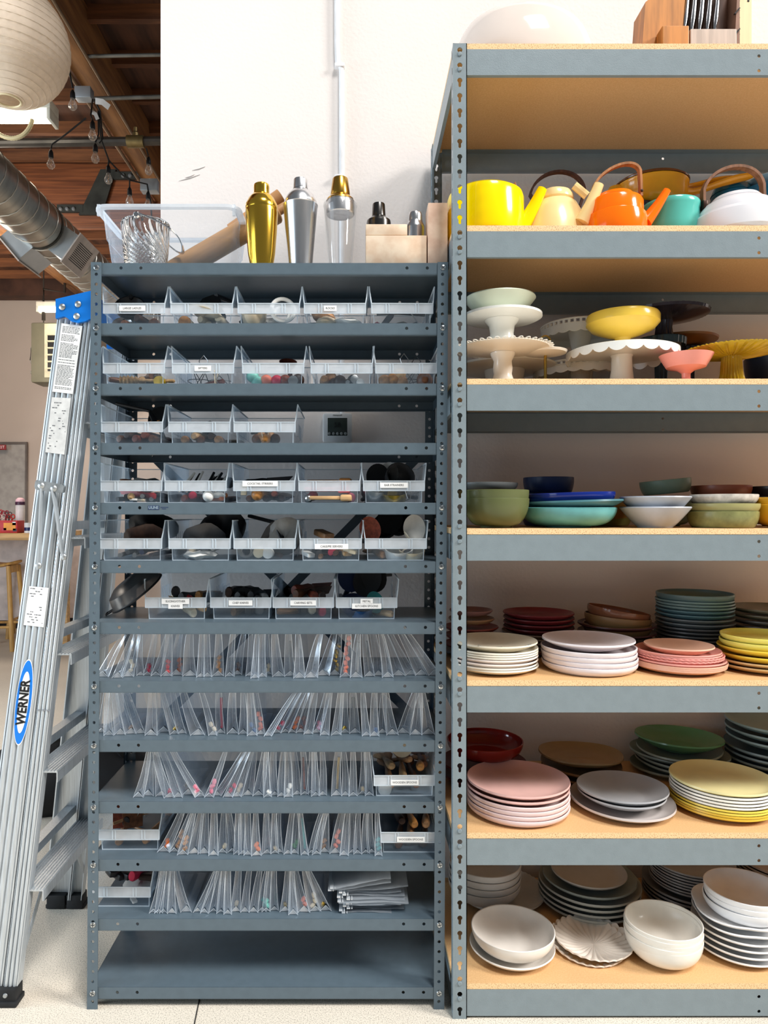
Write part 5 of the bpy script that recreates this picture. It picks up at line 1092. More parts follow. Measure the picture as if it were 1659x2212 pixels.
def rim_lattice(n, h):
    def f(bm, R, hp):
        lathe(bm, [(0, hp), (R, hp), (R, hp+.004), (0, hp+.004)], 56)
        tube(bm, [(R*math.cos(t), R*math.sin(t), hp+.002) for t in [2*PI*k/56 for k in range(56)]], .0035, 6, loop=True)
        tube(bm, [(R*1.02*math.cos(t), R*1.02*math.sin(t), hp+h*.45) for t in [2*PI*k/56 for k in range(56)]], .003, 6, loop=True)
        md = lambda t, r, z, i: (r, z-.006*abs(math.cos(n/4*t)))
        lathe(bm, [(R, hp-h*.55), (R+.003, hp-h*.55), (R+.003, hp-.0), (R, hp-.0)], n*4, lambda t, r, z, i: (r, z-.005*abs(math.cos(n/4*t)) if i < 2 else z), close=True)
        for k in range(n):
            t = 2*PI*k/n; r2 = Matrix.Rotation(t, 4, 'Z'); box(bm, R-.002, R+.003, -.0035, .0035, hp, hp+h*.45, mx=r2)
    return f
CER = glaze('white cake stand', (240, 240, 234), .18, .02)
CERC = glaze('ivory cake stand', (240, 234, 222), .22, .02)
d1 = 1.905
stand(1086, d1, .129, .092, CERC, 'ivory cake stand with pierced beaded rim by the rack post', rim=rim_beads(40), ped=[(.042, 0), (.042, .004), (.030, .016), (.024, .035), (.026, .05), (.024, .07), (.032, .086), (.033, .092)])
stand(1084, d1, .106, .082, CER, 'plain white cake stand on top of the beaded one', zb=z2+.098, ped=[(.044, 0), (.043, .008), (.036, .024), (.031, .045), (.034, .066), (.044, .078), (.046, .082)])
bm = B(); lathe(bm, dprof(.094, .046, 'coupe'), 56)
tag(link('bowl', bm, glaze('celadon', (222, 230, 208), .25, .03), None, (at(1080, d1), CYW+d1, z2+.190)), 'pale celadon bowl on top of the stacked white cake stands', 'bowl', 'dishes on the rack')
d2 = 2.14
stand(1253, d2, .112, .208, CER, 'tall white cake stand with slotted rim behind the brass ring', rim=rim_lattice(44, .034), ped=[(.036, 0), (.034, .02), (.026, .05), (.030, .10), (.024, .15), (.034, .20), (.036, .208)])
stand(1090, 2.12, .15, .088, glaze('ivory low stand', (230, 226, 214), .25, .03), 'low ivory stand behind the beaded cake stand', ped=[(.07, 0), (.05, .03), (.06, .088)])
stand(1255, 2.16, .14, .090, CER, 'low slotted white stand behind the large scalloped one', rim=rim_lattice(50, .03), ped=[(.05, 0), (.03, .04), (.035, .090)])
for o in list(C.objects):
    if o.get('label', '').startswith('low slotted'): o.location.y += .0; o.location.x += .0
dB = 1.93; xr_ = at(1178, dB)
tier = empty('tier_stand', (xr_, CYW+dB, z2), 'small ivory tier stand with brass ring handle', 'cake stand', 'cake stands on the rack')
BRASS = mat('polished_brass', (200, 160, 76), .22, 1, .1, 20)
zt_ = py2z(768, dB)-z2
bm = B(); lathe(bm, [(0, 0), (.04, 0), (.04, .004), (0, .006)], 30); link('base', bm, BRASS, tier)
bm = B(); lathe(bm, [(0, zt_), (.03, zt_), (.055, zt_+.005), (.058, zt_+.011), (.056, zt_+.012), (.03, zt_+.004), (0, zt_+.004)], 40); link('plate', bm, CERC, tier)
bm = B(); tube(bm, [(0, 0, .004), (0, 0, zt_+.028)], .0042, 10); link('rod', bm, BRASS, tier)
bm = B(); tube(bm, [(.0125*math.cos(t), 0, zt_+.041+.0125*math.sin(t)) for t in [2*PI*k/24 for k in range(24)]], .0024, 7, (0, 1, 0), loop=True); link('ring_handle', bm, BRASS, tier)
dC = 1.945
stand(1343, dC, .146, .094, CER, 'large white cake stand with scalloped skirt rim', rim=rim_scallop(22, .011), ped=[(.047, 0), (.046, .003), (.038, .008), (.033, .02), (.028, .055), (.027, .088), (.03, .094)])
YEL = glaze('yellow milk glass', (252, 212, 84), .2, .03)
comp = empty('compote', (at(1345, dC), CYW+dC, z2+.1052), 'yellow footed compote on the large scalloped cake stand', 'compote', 'footed compotes')
bm = B(); lathe(bm, [(0, 0.0000), (.018, 0.0000), (.018, 0.0023), (.0135, 0.0090), (.0135, 0.0203), (.022, 0.0362), (.05, 0.0452), (.082, 0.0588), (.096, 0.0746), (.0965, 0.0927), (.093, 0.0994), (.090, 0.0949), (.089, 0.0768), (.06, 0.0565), (0, 0.0475)], 56); link('bowl', bm, YEL, comp)
dP = 1.85
comp2 = empty('compote', (at(1482, dP), CYW+dP, z2), 'small frosted pink compote in front of the olive glass stand', 'compote', 'footed compotes')
bm = B(); lathe(bm, [(0, 0.0000), (.022, 0.0000), (.020, 0.0048), (.0105, 0.0144), (.011, 0.0264), (.022, 0.0348), (.048, 0.0420), (.060, 0.0624), (.066, 0.0744), (.063, 0.0732), (.045, 0.0468), (0, 0.0396)], 48); link('bowl', bm, glaze('frosted pink glass', (248, 160, 146), .35, .05), comp2)
OLV = glaze('olive glass', (196, 164, 40), .12, .2, 30)
def ribs(n, a): return lambda t, r, z, i: (r*(1+a*math.cos(n*t)), z)
dO = 1.90; o_ = empty('cake_stand', (at(1580, dO), CYW+dO, z2), 'olive gold pressed glass cake stand at the rack end', 'cake stand', 'cake stands on the rack')
bm = B(); lathe(bm, [(0, 0.0000), (.044, 0.0000), (.043, 0.0047), (.032, 0.0164), (.027, 0.0351), (.024, 0.0772), (.026, 0.0819), (0, 0.0819)], 96, mod=ribs(24, .045)); link('pedestal', bm, OLV, o_)
bm = B(); lathe(bm, [(0, 0.0796), (.06, 0.0819), (.120, 0.0936), (.124, 0.0971), (.12, 0.0994), (.06, 0.0889), (0, 0.0866)], 160, mod=lambda t, r, z, i: (r*(1+.01*math.cos(64*t)), z+.001*math.cos(64*t))); link('plate', bm, OLV, o_)
SMK = glaze('smoked glass', (56, 50, 60), .15, .3, 30)
dS = 2.12
for (xp, zb, R, hp, m, lab) in ((1428, 0, .066, .148, glaze('blue smoked glass', (64, 84, 96), .15, .3), 'low blue smoked glass stand beneath the dark cake stand'), (1487, .0, .062, .146, SMK, 'dark pressed glass stand behind the pink compote')):
    o_ = empty('cake_stand', (at(xp, dS+(.08 if xp > 1450 else -.04)), CYW+dS+(.08 if xp > 1450 else -.04), z2+zb), lab, 'cake stand', 'cake stands on the rack')
    bm = B(); lathe(bm, [(0, 0), (.03, 0), (.026, .01), (.016, .03), (.018, hp-.01), (.025, hp), (0, hp)], 64, mod=ribs(16, .05)); link('pedestal', bm, m, o_)
    bm = B(); lathe(bm, [(0, hp), (R, hp+.002), (R*1.03, hp+.022), (R, hp+.024), (R*.95, hp+.008), (0, hp+.006)], 90, mod=ribs(30, .018)); link('plate', bm, m, o_)
o_ = empty('cake_stand', (at(1434, dS-.04), CYW+dS-.04, z2+.156), 'tall plum-black glass cake stand at the back', 'cake stand', 'cake stands on the rack')
bm = B(); lathe(bm, [(0, 0), (.032, 0), (.026, .02), (.022, .05), (.024, .07), (0, .07)], 64, mod=ribs(18, .05)); link('pedestal', bm, SMK, o_)
bm = B(); lathe(bm, [(0, .068), (.05, .07), (.122, .084), (.124, .092), (.118, .090), (.05, .076), (0, .074)], 120, mod=ribs(48, .008)); link('plate', bm, SMK, o_)
bm = B(); lathe(bm, [(0, 0), (.04, .002), (.112, .02), (.114, .026), (.108, .026), (.04, .008), (0, .007)], 60)
tag(link('plate', bm, mat('amber_wood_plate', (150, 96, 40), .4, 0, .25, 10), None, (at(1463, 2.2), CYW+2.195, z2+.171)), 'amber wooden plate on the dark glass stands', 'plate', 'dishes on the rack')
stack(2, 1615, 1770, 1.98, 735, [('dark navy', (30, 40, 60), 'bowl', 1, 1, .118, 1)], 'at the end of the cake stand shelf')

# ------------------------------------------------------------------ kettles and pots
z1 = RZ[1]
def strap(root, pts, w, t, m, nm='handle', up=(0, 1, 0)):
    bm = B(); sweep(bm, pts, [(-t/2, -w/2), (t/2, -w/2), (t/2, w/2), (-t/2, w/2)], up); return link(nm, bm, m, root, smooth=50)
def spout(root, a, b_, r0, r1, m):
    a, b_ = Vector(a), Vector(b_); bm = B(); n = 8
    pts = [a.lerp(b_, i/n)+Vector((0, 0, -.004*math.sin(PI*i/n))) for i in range(n+1)]
    tube(bm, pts, 1, 16, (0, 1, 0), [r0+(r1-r0)*(i/n)**.8 for i in range(n+1)])
    q = link('spout', bm, m, root, smooth=60)
    bm = B(); dirv = (b_-a).normalized(); tube(bm, [b_+dirv*.0003, b_+dirv*.0008], r1*.75, 14, (0, 1, 0)); link('spout_opening', bm, mat('opening_shade', (50, 30, 20), .8), q)  # closed tip; dark disc colours in the shade inside the spout
    return q
def kettle(xp, d, prof, m, label, lid, nm='kettle'):
    root = empty(nm, (at(xp, d), CYW+d, z1), label, 'kettle', 'enamel kettles')
    bm = B(); lathe(bm, [(0, 0)]+prof+[(0, prof[-1][1])], 56); link('body', bm, m, root, smooth=28)
    if lid: bm = B(); lathe(bm, lid, 48); link('lid', bm, m, root, smooth=28)
    return root
WAL = mat('walnut_handle', (84, 52, 40), .5, 0, .3, 12, stretch=(8, 8, 1)); TEAK = mat('teak_handle', (176, 116, 66), .5, 0, .3, 12, stretch=(8, 8, 1))
YK = glaze('yellow enamel', (255, 220, 0), .14, .0); CK = glaze('cream enamel', (250, 220, 158), .2, .03); OK_ = glaze('orange enamel', (250, 116, 12), .14, .02); WK = glaze('white enamel', (226, 224, 227), .16, .01)
MUS = glaze('mustard enamel', (244, 172, 36), .18, .08); TEALP = glaze('turquoise enamel', (92, 190, 178), .18, .04); PET = glaze('petrol blue enamel', (20, 110, 150), .2, .05)
dk = 1.905; sc1 = dk/F
def hk(y, dd): return py2z(y, dd)-z1
k1 = kettle(1048, dk, [(.088, 0), (.100, .012), (.1015, .02), (.1015, .114), (.098, .126), (.086, .134), (.07, .138)], YK, 'bright yellow enamel kettle by the rack post', [(0, .152), (.03, .151), (.060, .146), (.066, .142), (.066, .136), (0, .136)])
spout(k1, (.090, -.01, .030), (.149, -.018, hk(409, 1.89)), .024, .0125, YK)
bm = B(); tube(bm, [(.03, 0, .150), (.03, 0, .164)], .005, 10); tube(bm, [(.062, -.01, .132), (.078, -.01, .158), (.082, -.01, .13)], .006, 8); link('handle_knuckle', bm, TEAK, k1)
d2_ = 1.935
k2 = kettle(1198, d2_, [(.090, 0), (.093, .008), (.086, .05), (.071, .092), (.058, .116), (.050, .122)], CK, 'cream enamel kettle with dark walnut handle', [(0, .160), (.028, .157), (.044, .149), (.050, .138), (.0505, .128), (.047, .122), (0, .122)])
spout(k2, (.050, -.075, .040), (.092, -.085, hk(402, 1.86)), .020, .0125, CK)
strap(k2, [(-.050, .02, .135)]+bez((-.062, .02, .155), (-.045, .02, .235), (.078, .02, .24), (.088, .02, .165), 16)+[(.074, .02, .12)], .016, .006, WAL)
bm = B(); tube(bm, [(.044, -.03, .158), (.078, -.03, .130)], .011, 10, (0, 1, 0)); link('handle_knuckle', bm, CK, k2)
k3 = kettle(1329, 1.87, [(.077, 0), (.079, .006), (.079, .042), (.077, .056), (.071, .060), (.0705, .064), (.070, .090), (.066, .098), (.05, .102)], OK_, 'bright orange enamel kettle with tan wooden handle', [(0, .122), (.025, .121), (.044, .115), (.050, .106), (.048, .1), (0, .1)])
spout(k3, (.072, -.016, .040), (.128, -.02, hk(411, 1.85)), .019, .0095, OK_)
strap(k3, [(-.056, 0, .09), (-.058, 0, .118)]+bez((-.056, 0, .14), (-.040, 0, .185), (.050, 0, .222), (.064, 0, .180), 16)+[(.066, 0, .15), (.067, 0, .112)], .017, .006, TEAK)
for x in (-.057, .067):
    bm = B(); lathe(bm, [(0, .002), (.0035, .001), (.004, 0)], 10, mx=Matrix.Translation((x, -.0088, .125)) @ Matrix.Rotation(PI/2, 4, 'X')); link('rivet', bm, mat('dark_rivet', (60, 40, 30), .4, .6), k3)
k4 = kettle(1590, 1.885, [(.104, 0), (.111, .01), (.112, .038), (.109, .054), (.103, .061), (.099, .064), (.097, .072), (.085, .090), (.068, .100)], WK, 'white enamel kettle with brown wooden arch handle', [(0, .124), (.03, .123), (.056, .114), (.066, .103), (.062, .098), (0, .098)])
strap(k4, [(-.087, 0, .085), (-.088, 0, .11)]+bez((-.088, 0, .135), (-.070, 0, .205), (.052, 0, .225), (.070, 0, .150), 18)+[(.072, 0, .105)], .020, .007, mat('brown_handle', (140, 94, 64), .5, 0, .3, 12, stretch=(8, 8, 1)))
for x in (-.086, .071):
    bm = B(); box(bm, x-.006, x+.006, -.012, .012, .084, .106, bev=.002); link('handle_bracket', bm, mat('dark_rivet', (60, 40, 30)), k4)
def pot(xp, d, z, R, H, m, label, nm='cooking_pot', band=True):
    root = empty(nm, (at(xp, d), CYW+d, z), label, 'pot', 'enamel pots')
    bm = B(); lathe(bm, [(0, 0), (R*.86, 0), (R*.95, H*.1), (R, H*.45), (R*1.0, H*.8), (R*1.03, H*.86), (R*1.04, H*.95), (R*1.0, H), (R*.95, H), (R*.93, H*.8), (R*.8, .006), (0, .006)], 56); link('body', bm, m, root, smooth=40)
    return root
p1 = pot(1448, 1.93, z1, .0735, .113, TEALP, 'turquoise enamel pot behind the orange kettle spout')
bm = B(); tube(bm, bez((.068, -.03, .075), (.10, -.05, .075), (.105, .0, .075), (.072, .01, .075), 10), .007, 8); link('side_handle', bm, TEALP, p1)
p0 = pot(1345, 2.12, z1, .108, .168, glaze('navy enamel', (24, 44, 74), .2, .05), 'navy enamel pot supporting the mustard pan')
dm = 2.10; zm = z1+.170
p2 = pot(1406, dm, zm, .100, .075, MUS, 'mustard lidded pan with two long handles')
bm = B(); lathe(bm, [(.100, .075), (.098, .083), (.07, .092), (.03, .096), (0, .097)], 48); lathe(bm, [(.105, .073), (.106, .077), (.098, .081), (.097, .075)], 48); link('lid', bm, mat('brown_glass_lid', (120, 70, 26), .15, 0, .2), p2)
bm = B(); lathe(bm, [(0, .112), (.02, .11), (.03, .104), (.026, .098), (0, .096)], 24); link('knob', bm, mat('steel_knob', (150, 130, 110), .25, .9), p2)
bm = B(); sweep(bm, bez((.095, -.01, .055), (.14, -.012, .045), (.19, -.02, .085), (.285, -.03, .092), 14), circ(.013, 10, .009), (0, 0, 1), [1.5, 1.2, 1, 1, 1, 1, 1, 1, 1.05, 1.1, 1.2, 1.25, 1.25, 1.15, .6]); link('handle', bm, MUS, p2)
bm = B(); sweep(bm, bez((.09, .01, .078), (.14, .012, .075), (.2, .02, .115), (.28, .03, .112), 14), circ(.012, 10, .008), (0, 0, 1)); link('lid_handle', bm, MUS, p2)
bm = B(); sweep(bm, bez((-.09, -.02, .062), (-.12, -.02, .066), (-.13, .01, .066), (-.09, .02, .062), 10), circ(.011, 8, .008), (0, 0, 1)); link('helper_handle', bm, MUS, p2)
p3 = pot(1580, 2.14, z1, .056, .236, PET, 'petrol blue lidded pot behind the white kettle')
bm = B(); lathe(bm, [(.058, .236), (.05, .256), (.03, .270), (0, .274)], 40); link('lid', bm, PET, p3)
p4 = pot(1672, 2.12, z1, .10, .236, PET, 'wide petrol blue pot under the pale blue pan at the rack end')
bm = B(); lathe(bm, dprof(.075, .03, 'coupe'), 40); pb_ = link('frying_pan', bm, glaze('pale blue enamel', (160, 196, 214), .25, .03), None, (at(1672, 2.12), CYW+2.12, z1+.2375), smooth=60)
tag(pb_, 'pale blue enamel pan on the petrol blue pot', 'pan')
bm = B(); sweep(bm, bez((-.07, 0, .026), (-.1, 0, .024), (-.12, 0, .03), (-.155, -.01, .026), 10), circ(.010, 8, .006), (0, 0, 1)); link('handle', bm, glaze('pale blue enamel', (160, 196, 214)), pb_)

# ------------------------------------------------------------------ on top of the rack
z0_ = RZ[0]
dW = 1.90
bm = B(); Rw = .186
pr = dprof(Rw, .148, 'bowl')
lathe(bm, [(r, .154-z) for r, z in pr], 64, sy=.6)
tag(link('serving_bowl', bm, glaze('glossy white', (224, 210, 200), .08, .02), None, (at(1131, dW), CYW+dW, z0_+.0005), (.0, .0, 0)), 'large glossy white oval bowl turned upside down on the rack', 'bowl')
def h0(y, dd): return py2z(y, dd)-z0_
dB_ = 1.90
def kb(px): return at(px, dB_)
BLK = mat('orange_wood_block', (206, 136, 66), .45, 0, .25, 7, .03, 60, stretch=(7, 7, .7)); GRYW = mat('pale_grey_wood', (205, 186, 172), .5, 0, .15, 9, stretch=(9, 9, .7)); DKW = mat('dark_walnut_block', (110, 78, 62), .5, 0, .25, 7, stretch=(7, 7, .7))
def prism(bm, pts, y0, y1):
    plate2d(bm, pts, [], lambda u, v: (u, y0, v), (0, y1-y0, 0))
kb1 = empty('knife_block', (kb(1436), CYW+dB_, z0_), 'orange wood knife block at the top of the rack', 'knife block')
s_ = dB_/F
bm = B(); prism(bm, [((1389-1436)*s_, 0), ((1473-1436)*s_, 0), ((1490-1436)*s_, .25), ((1446-1436)*s_, .25), ((1401-1436)*s_, h0(10, 1.93))], .02, .10); link('block', bm, BLK, kb1, smooth=0)
bm = B(); box(bm, (1424-1436)*s_, (1481-1436)*s_, -.02, .019, 0, h0(55, 1.88), bev=.002); link('front_block', bm, BLK, kb1, smooth=0)
kb2 = empty('knife_block', (kb(1532), CYW+dB_, z0_), 'pale grey wood knife block holding five steel knives', 'knife block')
bm = B(); box(bm, (1484-1532)*s_, (1583-1532)*s_, -.02, .03, 0, h0(62, 1.88), bev=.002); link('front_block', bm, GRYW, kb2, smooth=0)
bm = B(); prism(bm, [((1476-1532)*s_, 0), ((1578-1532)*s_, 0), ((1600-1532)*s_, .30), ((1482-1532)*s_, .30)], .05, .12); link('block', bm, DKW, kb2, smooth=0)
bm = B(); box(bm, (1484-1532)*s_, (1578-1532)*s_, .031, .049, 0, h0(64, 1.9)); link('slot_liner', bm, BLACKP, kb2, smooth=0)
SAT = mat('satin_steel', (200, 200, 202), .25, 1, .1, 12)
for i in range(5):
    x0 = (1487-1532+i*16.7)*s_
    bm = B(); pts = bez((x0, .022, h0(63, 1.88)), (x0-.003, .022, h0(63, 1.88)+.05), (x0+.012, .022, h0(63, 1.88)+.08), (x0+.014, .03, h0(63, 1.88)+.19), 12)
    sweep(bm, pts, circ(.0062, 10, .010), (0, 1, 0), [.45, .5, .6, .8, 1, 1.1, 1.1, 1.05, 1, 1, 1, 1, 1])
    o = link('table_knife', bm, SAT, None, kb2.location+Vector((0, .006, 0)), smooth=60); tag(o, 'steel knife standing %s from the orange block in the grey knife block' % nth(i+1), 'knife', 'steel knives in the grey block')
bm = B(); prism(bm, [((1584-1532)*s_, 0), ((1598-1532)*s_, 0), ((1598-1532)*s_, .25), ((1594-1532)*s_, .25)], .0, .1)
kb3 = tag(link('cutting_board', bm, mat('brown_board', (150, 112, 92), .5, 0, .25, 9), None, kb2.location, smooth=0), 'brown cutting board with dark slots beside the knife block', 'cutting board')
for zz in (h0(70, 1.9), h0(25, 1.9)): 
    bm = B(); sweep(bm, [((1586-1532)*s_, -.001, zz-.008), ((1597-1532)*s_, -.001, zz+.008)], rect(.003, .006), (0, 1, 0)); link('slot', bm, BLACKP, kb3, smooth=0)
up = empty('wooden_upright', (kb(1618), CYW+dB_+.03, z0_), 'pale wooden upright with a column of screws at the rack end', 'upright')
bm = B(); box(bm, (1600-1618)*s_, (1638-1618)*s_, 0, .03, 0, .5, bev=.001); link('post_board', bm, mat('pale_birch', (240, 222, 178), .5, 0, .06, 9, stretch=(9, 9, .7)), up, smooth=0)
for (xp, yp) in ((1609, 74), (1609, 60), (1609, 38), (1609, 23), (1609, 2), (1630, 2), (1609, -20)):
    bm = B(); lathe(bm, [(0, .001), (.0026, .0008), (.0032, 0)], 10, mx=Matrix.Translation(((xp-1618)*s_, -.0002, h0(yp, dB_+.03))) @ Matrix.Rotation(PI/2, 4, 'X')); link('screw', bm, mat('black_screw', (40, 38, 36), .5, .4), up)

# ------------------------------------------------------------------ on top of the steel shelving
zT = ZS[0]
def topz(y, d): return py2z(y, d)-zT
def u(px, d): return px2x(px, d)
# clear tub with a big rolling pin in it
dT = 2.0
tx0, tx1 = u(238, dT), u(528, dT); th_ = topz(474, dT-.02); tcx = (tx0+tx1)/2; tw = (tx1-tx0)/2
tub = empty('plastic_tub', (tcx, CYW+dT, zT), 'clear plastic tub holding a rolling pin on top of the shelving', 'tub')
bm = B()
def rr(hx, hy, z, r=.03, n=5):
    pts = []
    for cx, cy, a0 in ((hx-r, hy-r, 0), (-hx+r, hy-r, PI/2), (-hx+r, -hy+r, PI), (hx-r, -hy+r, 3*PI/2)):
        for k in range(n+1): pts.append((cx+r*math.cos(a0+PI/2*k/n), cy+r*math.sin(a0+PI/2*k/n), z))
    return pts
levels = [(tw*.80, .085, .0015), (tw*.86, .092, th_*.25), (tw*.90, .096, th_*.55), (tw*.915, .100, th_*.56), (tw*.955, .108, th_*.985)]
rings = [[bm.verts.new(p) for p in rr(*l)] for l in levels]
for a, b_ in zip(rings, rings[1:]):
    n = len(a)
    for k in range(n): bm.faces.new((a[k], a[(k+1) % n], b_[(k+1) % n], b_[k]))
bm.faces.new(rings[0][::-1]); link('tub_body', bm, sheet('tub_plastic', (216, 230, 245), .16, .25, .12, .2), tub, smooth=40)
bm = B(); sweep(bm, rr(tw*.985, .116, th_-.006), rect(.018, .008), (0, 0, 1), loop=True); 
for p in [(tw*.95, -.02), (-tw*.95, -.02)]: box(bm, p[0]-.004, p[0]+.004, -.118, -.112, th_-.03, th_)
link('tub_rim', bm, sheet('tub_rim_plastic', (236, 243, 250), .5, .25, .12, .25), tub)
a, b_ = P(372, 575, 1.99), P(612, 432, 2.04)
a.z = zT+.034; b_.z = py2z(446, 2.03)
dv = (b_-a); L_ = dv.length; rot = dv.to_track_quat('Z', 'Y').to_matrix().to_4x4(); rot.translation = a
rp = empty('rolling_pin', a, 'big wooden rolling pin leaning up out of the clear tub', 'rolling pin'); rp.matrix_basis = rot
PINW = mat('rolling_pin_wood', (212, 160, 106), .5, 0, .2, 5, stretch=(6, 6, .5))
bm = B(); lathe(bm, [(0, .0), (.030, .002), (.032, .01), (.032, L_*.93), (.029, L_*.94), (0, L_*.94)], 32); link('barrel', bm, PINW, rp)
bm = B(); lathe(bm, [(0, L_*.94), (.014, L_*.94), (.014, L_*1.02), (.012, L_*1.03), (0, L_*1.03)], 20); link('handle', bm, PINW, rp)
a2, b2 = P(500, 500, 2.06), P(607, 424, 2.06); a2.z = max(a2.z, zT+.05)
bm = B(); tube(bm, [a2, b2], .022, 20); tag(link('wooden_dowel', bm, mat('tan_dowel', (206, 150, 98), .5, 0, .2, 5), None), 'tan wooden dowel slanting up behind the gold shaker', 'dowel')
# glass ice bucket with swirled flutes
dG = 1.90
gz = topz(470, dG-.05)
ib = empty('ice_bucket', (u(315, dG), CYW+dG, zT), 'clear glass ice bucket with swirled flutes and a metal handle', 'ice bucket')
def swirl(amp): return lambda t, r, z, i: (r*(1+amp*math.cos(18*(t+5.5*(z/gz)*(1-.55*z/gz)))), z)
bm = B(); n = 34
out = [(.050+.0125*(i/n)**.7, gz*i/n) for i in range(n+1)]
lathe(bm, [(.0005, 0)]+out+[(r-.007, z) for r, z in out[::-1][:-2]]+[(.0005, gz*.06)], 144, mod=swirl(.035)); link('glass', bm, GLASS, ib, smooth=80)
bm = B(); tube(bm, [(.060*math.cos(t), .060*math.sin(t), gz+.001) for t in [2*PI*k/48 for k in range(48)]], .0032, 8, loop=True); link('glass_rim', bm, GLASS, ib)
CHR = mat('chrome', (225, 226, 228), .08, 1, .02, 10)
bm = B()
pts = [Vector((-.01, -.066, gz-.002))]+bez((.002, -.066, gz+.004), (.05, -.06, gz-.014), (.10, -.02, gz-.02), (.092, .03, gz-.056), 16)+bez((.092, .03, gz-.056), (.085, .06, gz-.064), (.06, .066, gz-.045), (.02, .066, gz-.006), 10)[1:]
sweep(bm, pts, rect(.0025, .010), (0, 1, 0)); link('handle', bm, CHR, ib)
bm = B(); lathe(bm, [(0, .006), (.006, .005), (.009, .001), (.009, -.002)], 16, mx=Matrix.Translation((-.004, -.067, gz)) @ Matrix.Rotation(PI/2, 4, 'X')); link('handle_boss', bm, CHR, ib)
# cocktail shakers
GOLD = mat('polished_gold', (250, 200, 74), .17, 1, .05, 6, stretch=(1, 1, .2)); STL = mat('brushed_steel', (226, 226, 228), .26, 1, .08, 60, stretch=(1, 1, .02)); GUN = mat('gunmetal', (96, 94, 92), .25, 1, .1, 20)
def shaker(xp, d, body, top, cap, mb, mc, label, pre=None):
    root = empty('cocktail_shaker', (u(xp, d), CYW+d, zT), label, 'shaker', 'cocktail shakers')
    bm = B(); lathe(bm, body, 48); link('body', bm, mb, root, smooth=35)
    bm = B(); lathe(bm, top, 48); s = link('strainer_top', bm, mc, root, smooth=35)
    bm = B(); lathe(bm, cap, 40); link('cap', bm, mc, root, smooth=35)
    return root
d_ = 1.895; m_ = d_/F
H1 = topz(398, d_)
def zz_(y): return topz(y, d_)
shaker(565, d_, [(0, 0), (.026, 0), (.029, .01), (.036, .05), (.041, zz_(500)), (.0432, zz_(464)), (.0425, zz_(455)), (0, zz_(455))],
       [(.0425, zz_(455)), (.043, zz_(452)), (.0425, zz_(444)), (.040, zz_(440)), (.034, zz_(430)), (.026, zz_(423)), (.0212, zz_(421)), (0, zz_(421))],
       [(.0212, zz_(421)), (.0205, zz_(410)), (.0212, zz_(405)), (.020, zz_(400)), (.017, zz_(398)), (0, zz_(397.5))], GOLD, GOLD, 'polished gold cocktail shaker beside the clear tub')
shaker(649, d_, [(0, 0), (.029, 0), (.031, .01), (.0455, zz_(447)), (.0468, zz_(445)), (.0455, zz_(442)), (0, zz_(442))],
       [(.0445, zz_(443)), (.0432, zz_(436)), (.036, zz_(424)), (.026, zz_(415)), (.0195, zz_(411)), (.019, zz_(409)), (0, zz_(409))],
       [(.0195, zz_(409)), (.0185, zz_(390)), (.0175, zz_(388)), (0, zz_(387.5))], STL, STL, 'brushed steel cocktail shaker between the gold and glass ones')
gsh = shaker(735, d_, [(0, 0), (.028, 0), (.030, .004), (.0435, zz_(452)), (.0455, zz_(446)), (.044, zz_(441)), (.036, zz_(434)), (.034, zz_(434)), (.0425, zz_(446)), (.0275, .010), (0, .008)],
       [(.037, zz_(436)), (.036, zz_(432)), (.028, zz_(426)), (.0255, zz_(424)), (0, zz_(424))], [(.0255, zz_(424)), (.026, zz_(420)), (.021, zz_(388)), (.0195, zz_(386)), (0, zz_(385.5))], sheet('thin_shaker_glass', (225, 230, 234), .02, .34, .6, .05, (1, 1, 1)), mat('brushed_gold', (206, 160, 70), .25, 1, .1, 60, stretch=(1, 1, .03)), 'clear glass cocktail shaker with gold cap')
bm = B(); lathe(bm, [(.036, zz_(436)), (.0385, zz_(447)), (.038, zz_(463)), (.036, zz_(465)), (0, zz_(462))], 40); link('strainer_insert', bm, STL, gsh)
d_ = 1.99
shaker(818, d_, [(0, 0), (.03, 0), (.034, zz_(500)), (.034, zz_(482)), (0, zz_(482))], [(.034, zz_(484)), (.033, zz_(478)), (.024, zz_(472)), (.0195, zz_(469)), (0, zz_(469))], [(.0195, zz_(469)), (.0175, zz_(443)), (.0165, zz_(441)), (0, zz_(441))], GUN, GUN, 'gunmetal shaker standing behind the stone blocks')
d_ = 1.96
shaker(897, d_, [(0, 0), (.026, 0), (.0275, zz_(500)), (.0275, zz_(494)), (0, zz_(494))], [(.0275, zz_(494)), (.027, zz_(490)), (.021, zz_(482)), (.0205, zz_(478)), (0, zz_(478))], [(.0195, zz_(478)), (.0195, zz_(466)), (.0175, zz_(461)), (.012, zz_(459)), (0, zz_(459))], STL, STL, 'small steel shaker behind the lower stone block')
TRAV = mat('travertine', (238, 216, 190), .6, 0, .1, 26, .05, 80, col2=(222, 190, 160)); TRAVP = mat('pink_travertine', (226, 196, 172), .6, 0, .12, 30, .05, 80, col2=(210, 172, 148))
d_ = 1.87
def blk(x0, x1, yt, yb, y0, y1, m, nm, lab, cat):
    bm = B(); zb = 0 if yb is None else topz(yb, d_); box(bm, u(x0, d_), u(x1, d_), CYW+y0, CYW+y1, zT+zb+.0004, zT+topz(yt, d_), bev=.0022)
    return tag(link(nm, bm, m, smooth=30), lab, cat, 'travertine blocks')
blk(790, 922, 508, None, d_, d_+.05, TRAV, 'stone_block', 'wide travertine block on top of the shelving', 'block')
blk(790, 880, 483, 507.5, d_+.002, d_+.05, TRAV, 'stone_slab', 'narrow travertine slab on the wide travertine block', 'slab')
blk(924, 966, 441, None, d_-.01, d_+.06, TRAVP, 'stone_pillar', 'tall pinkish travertine block against the rack post', 'block')
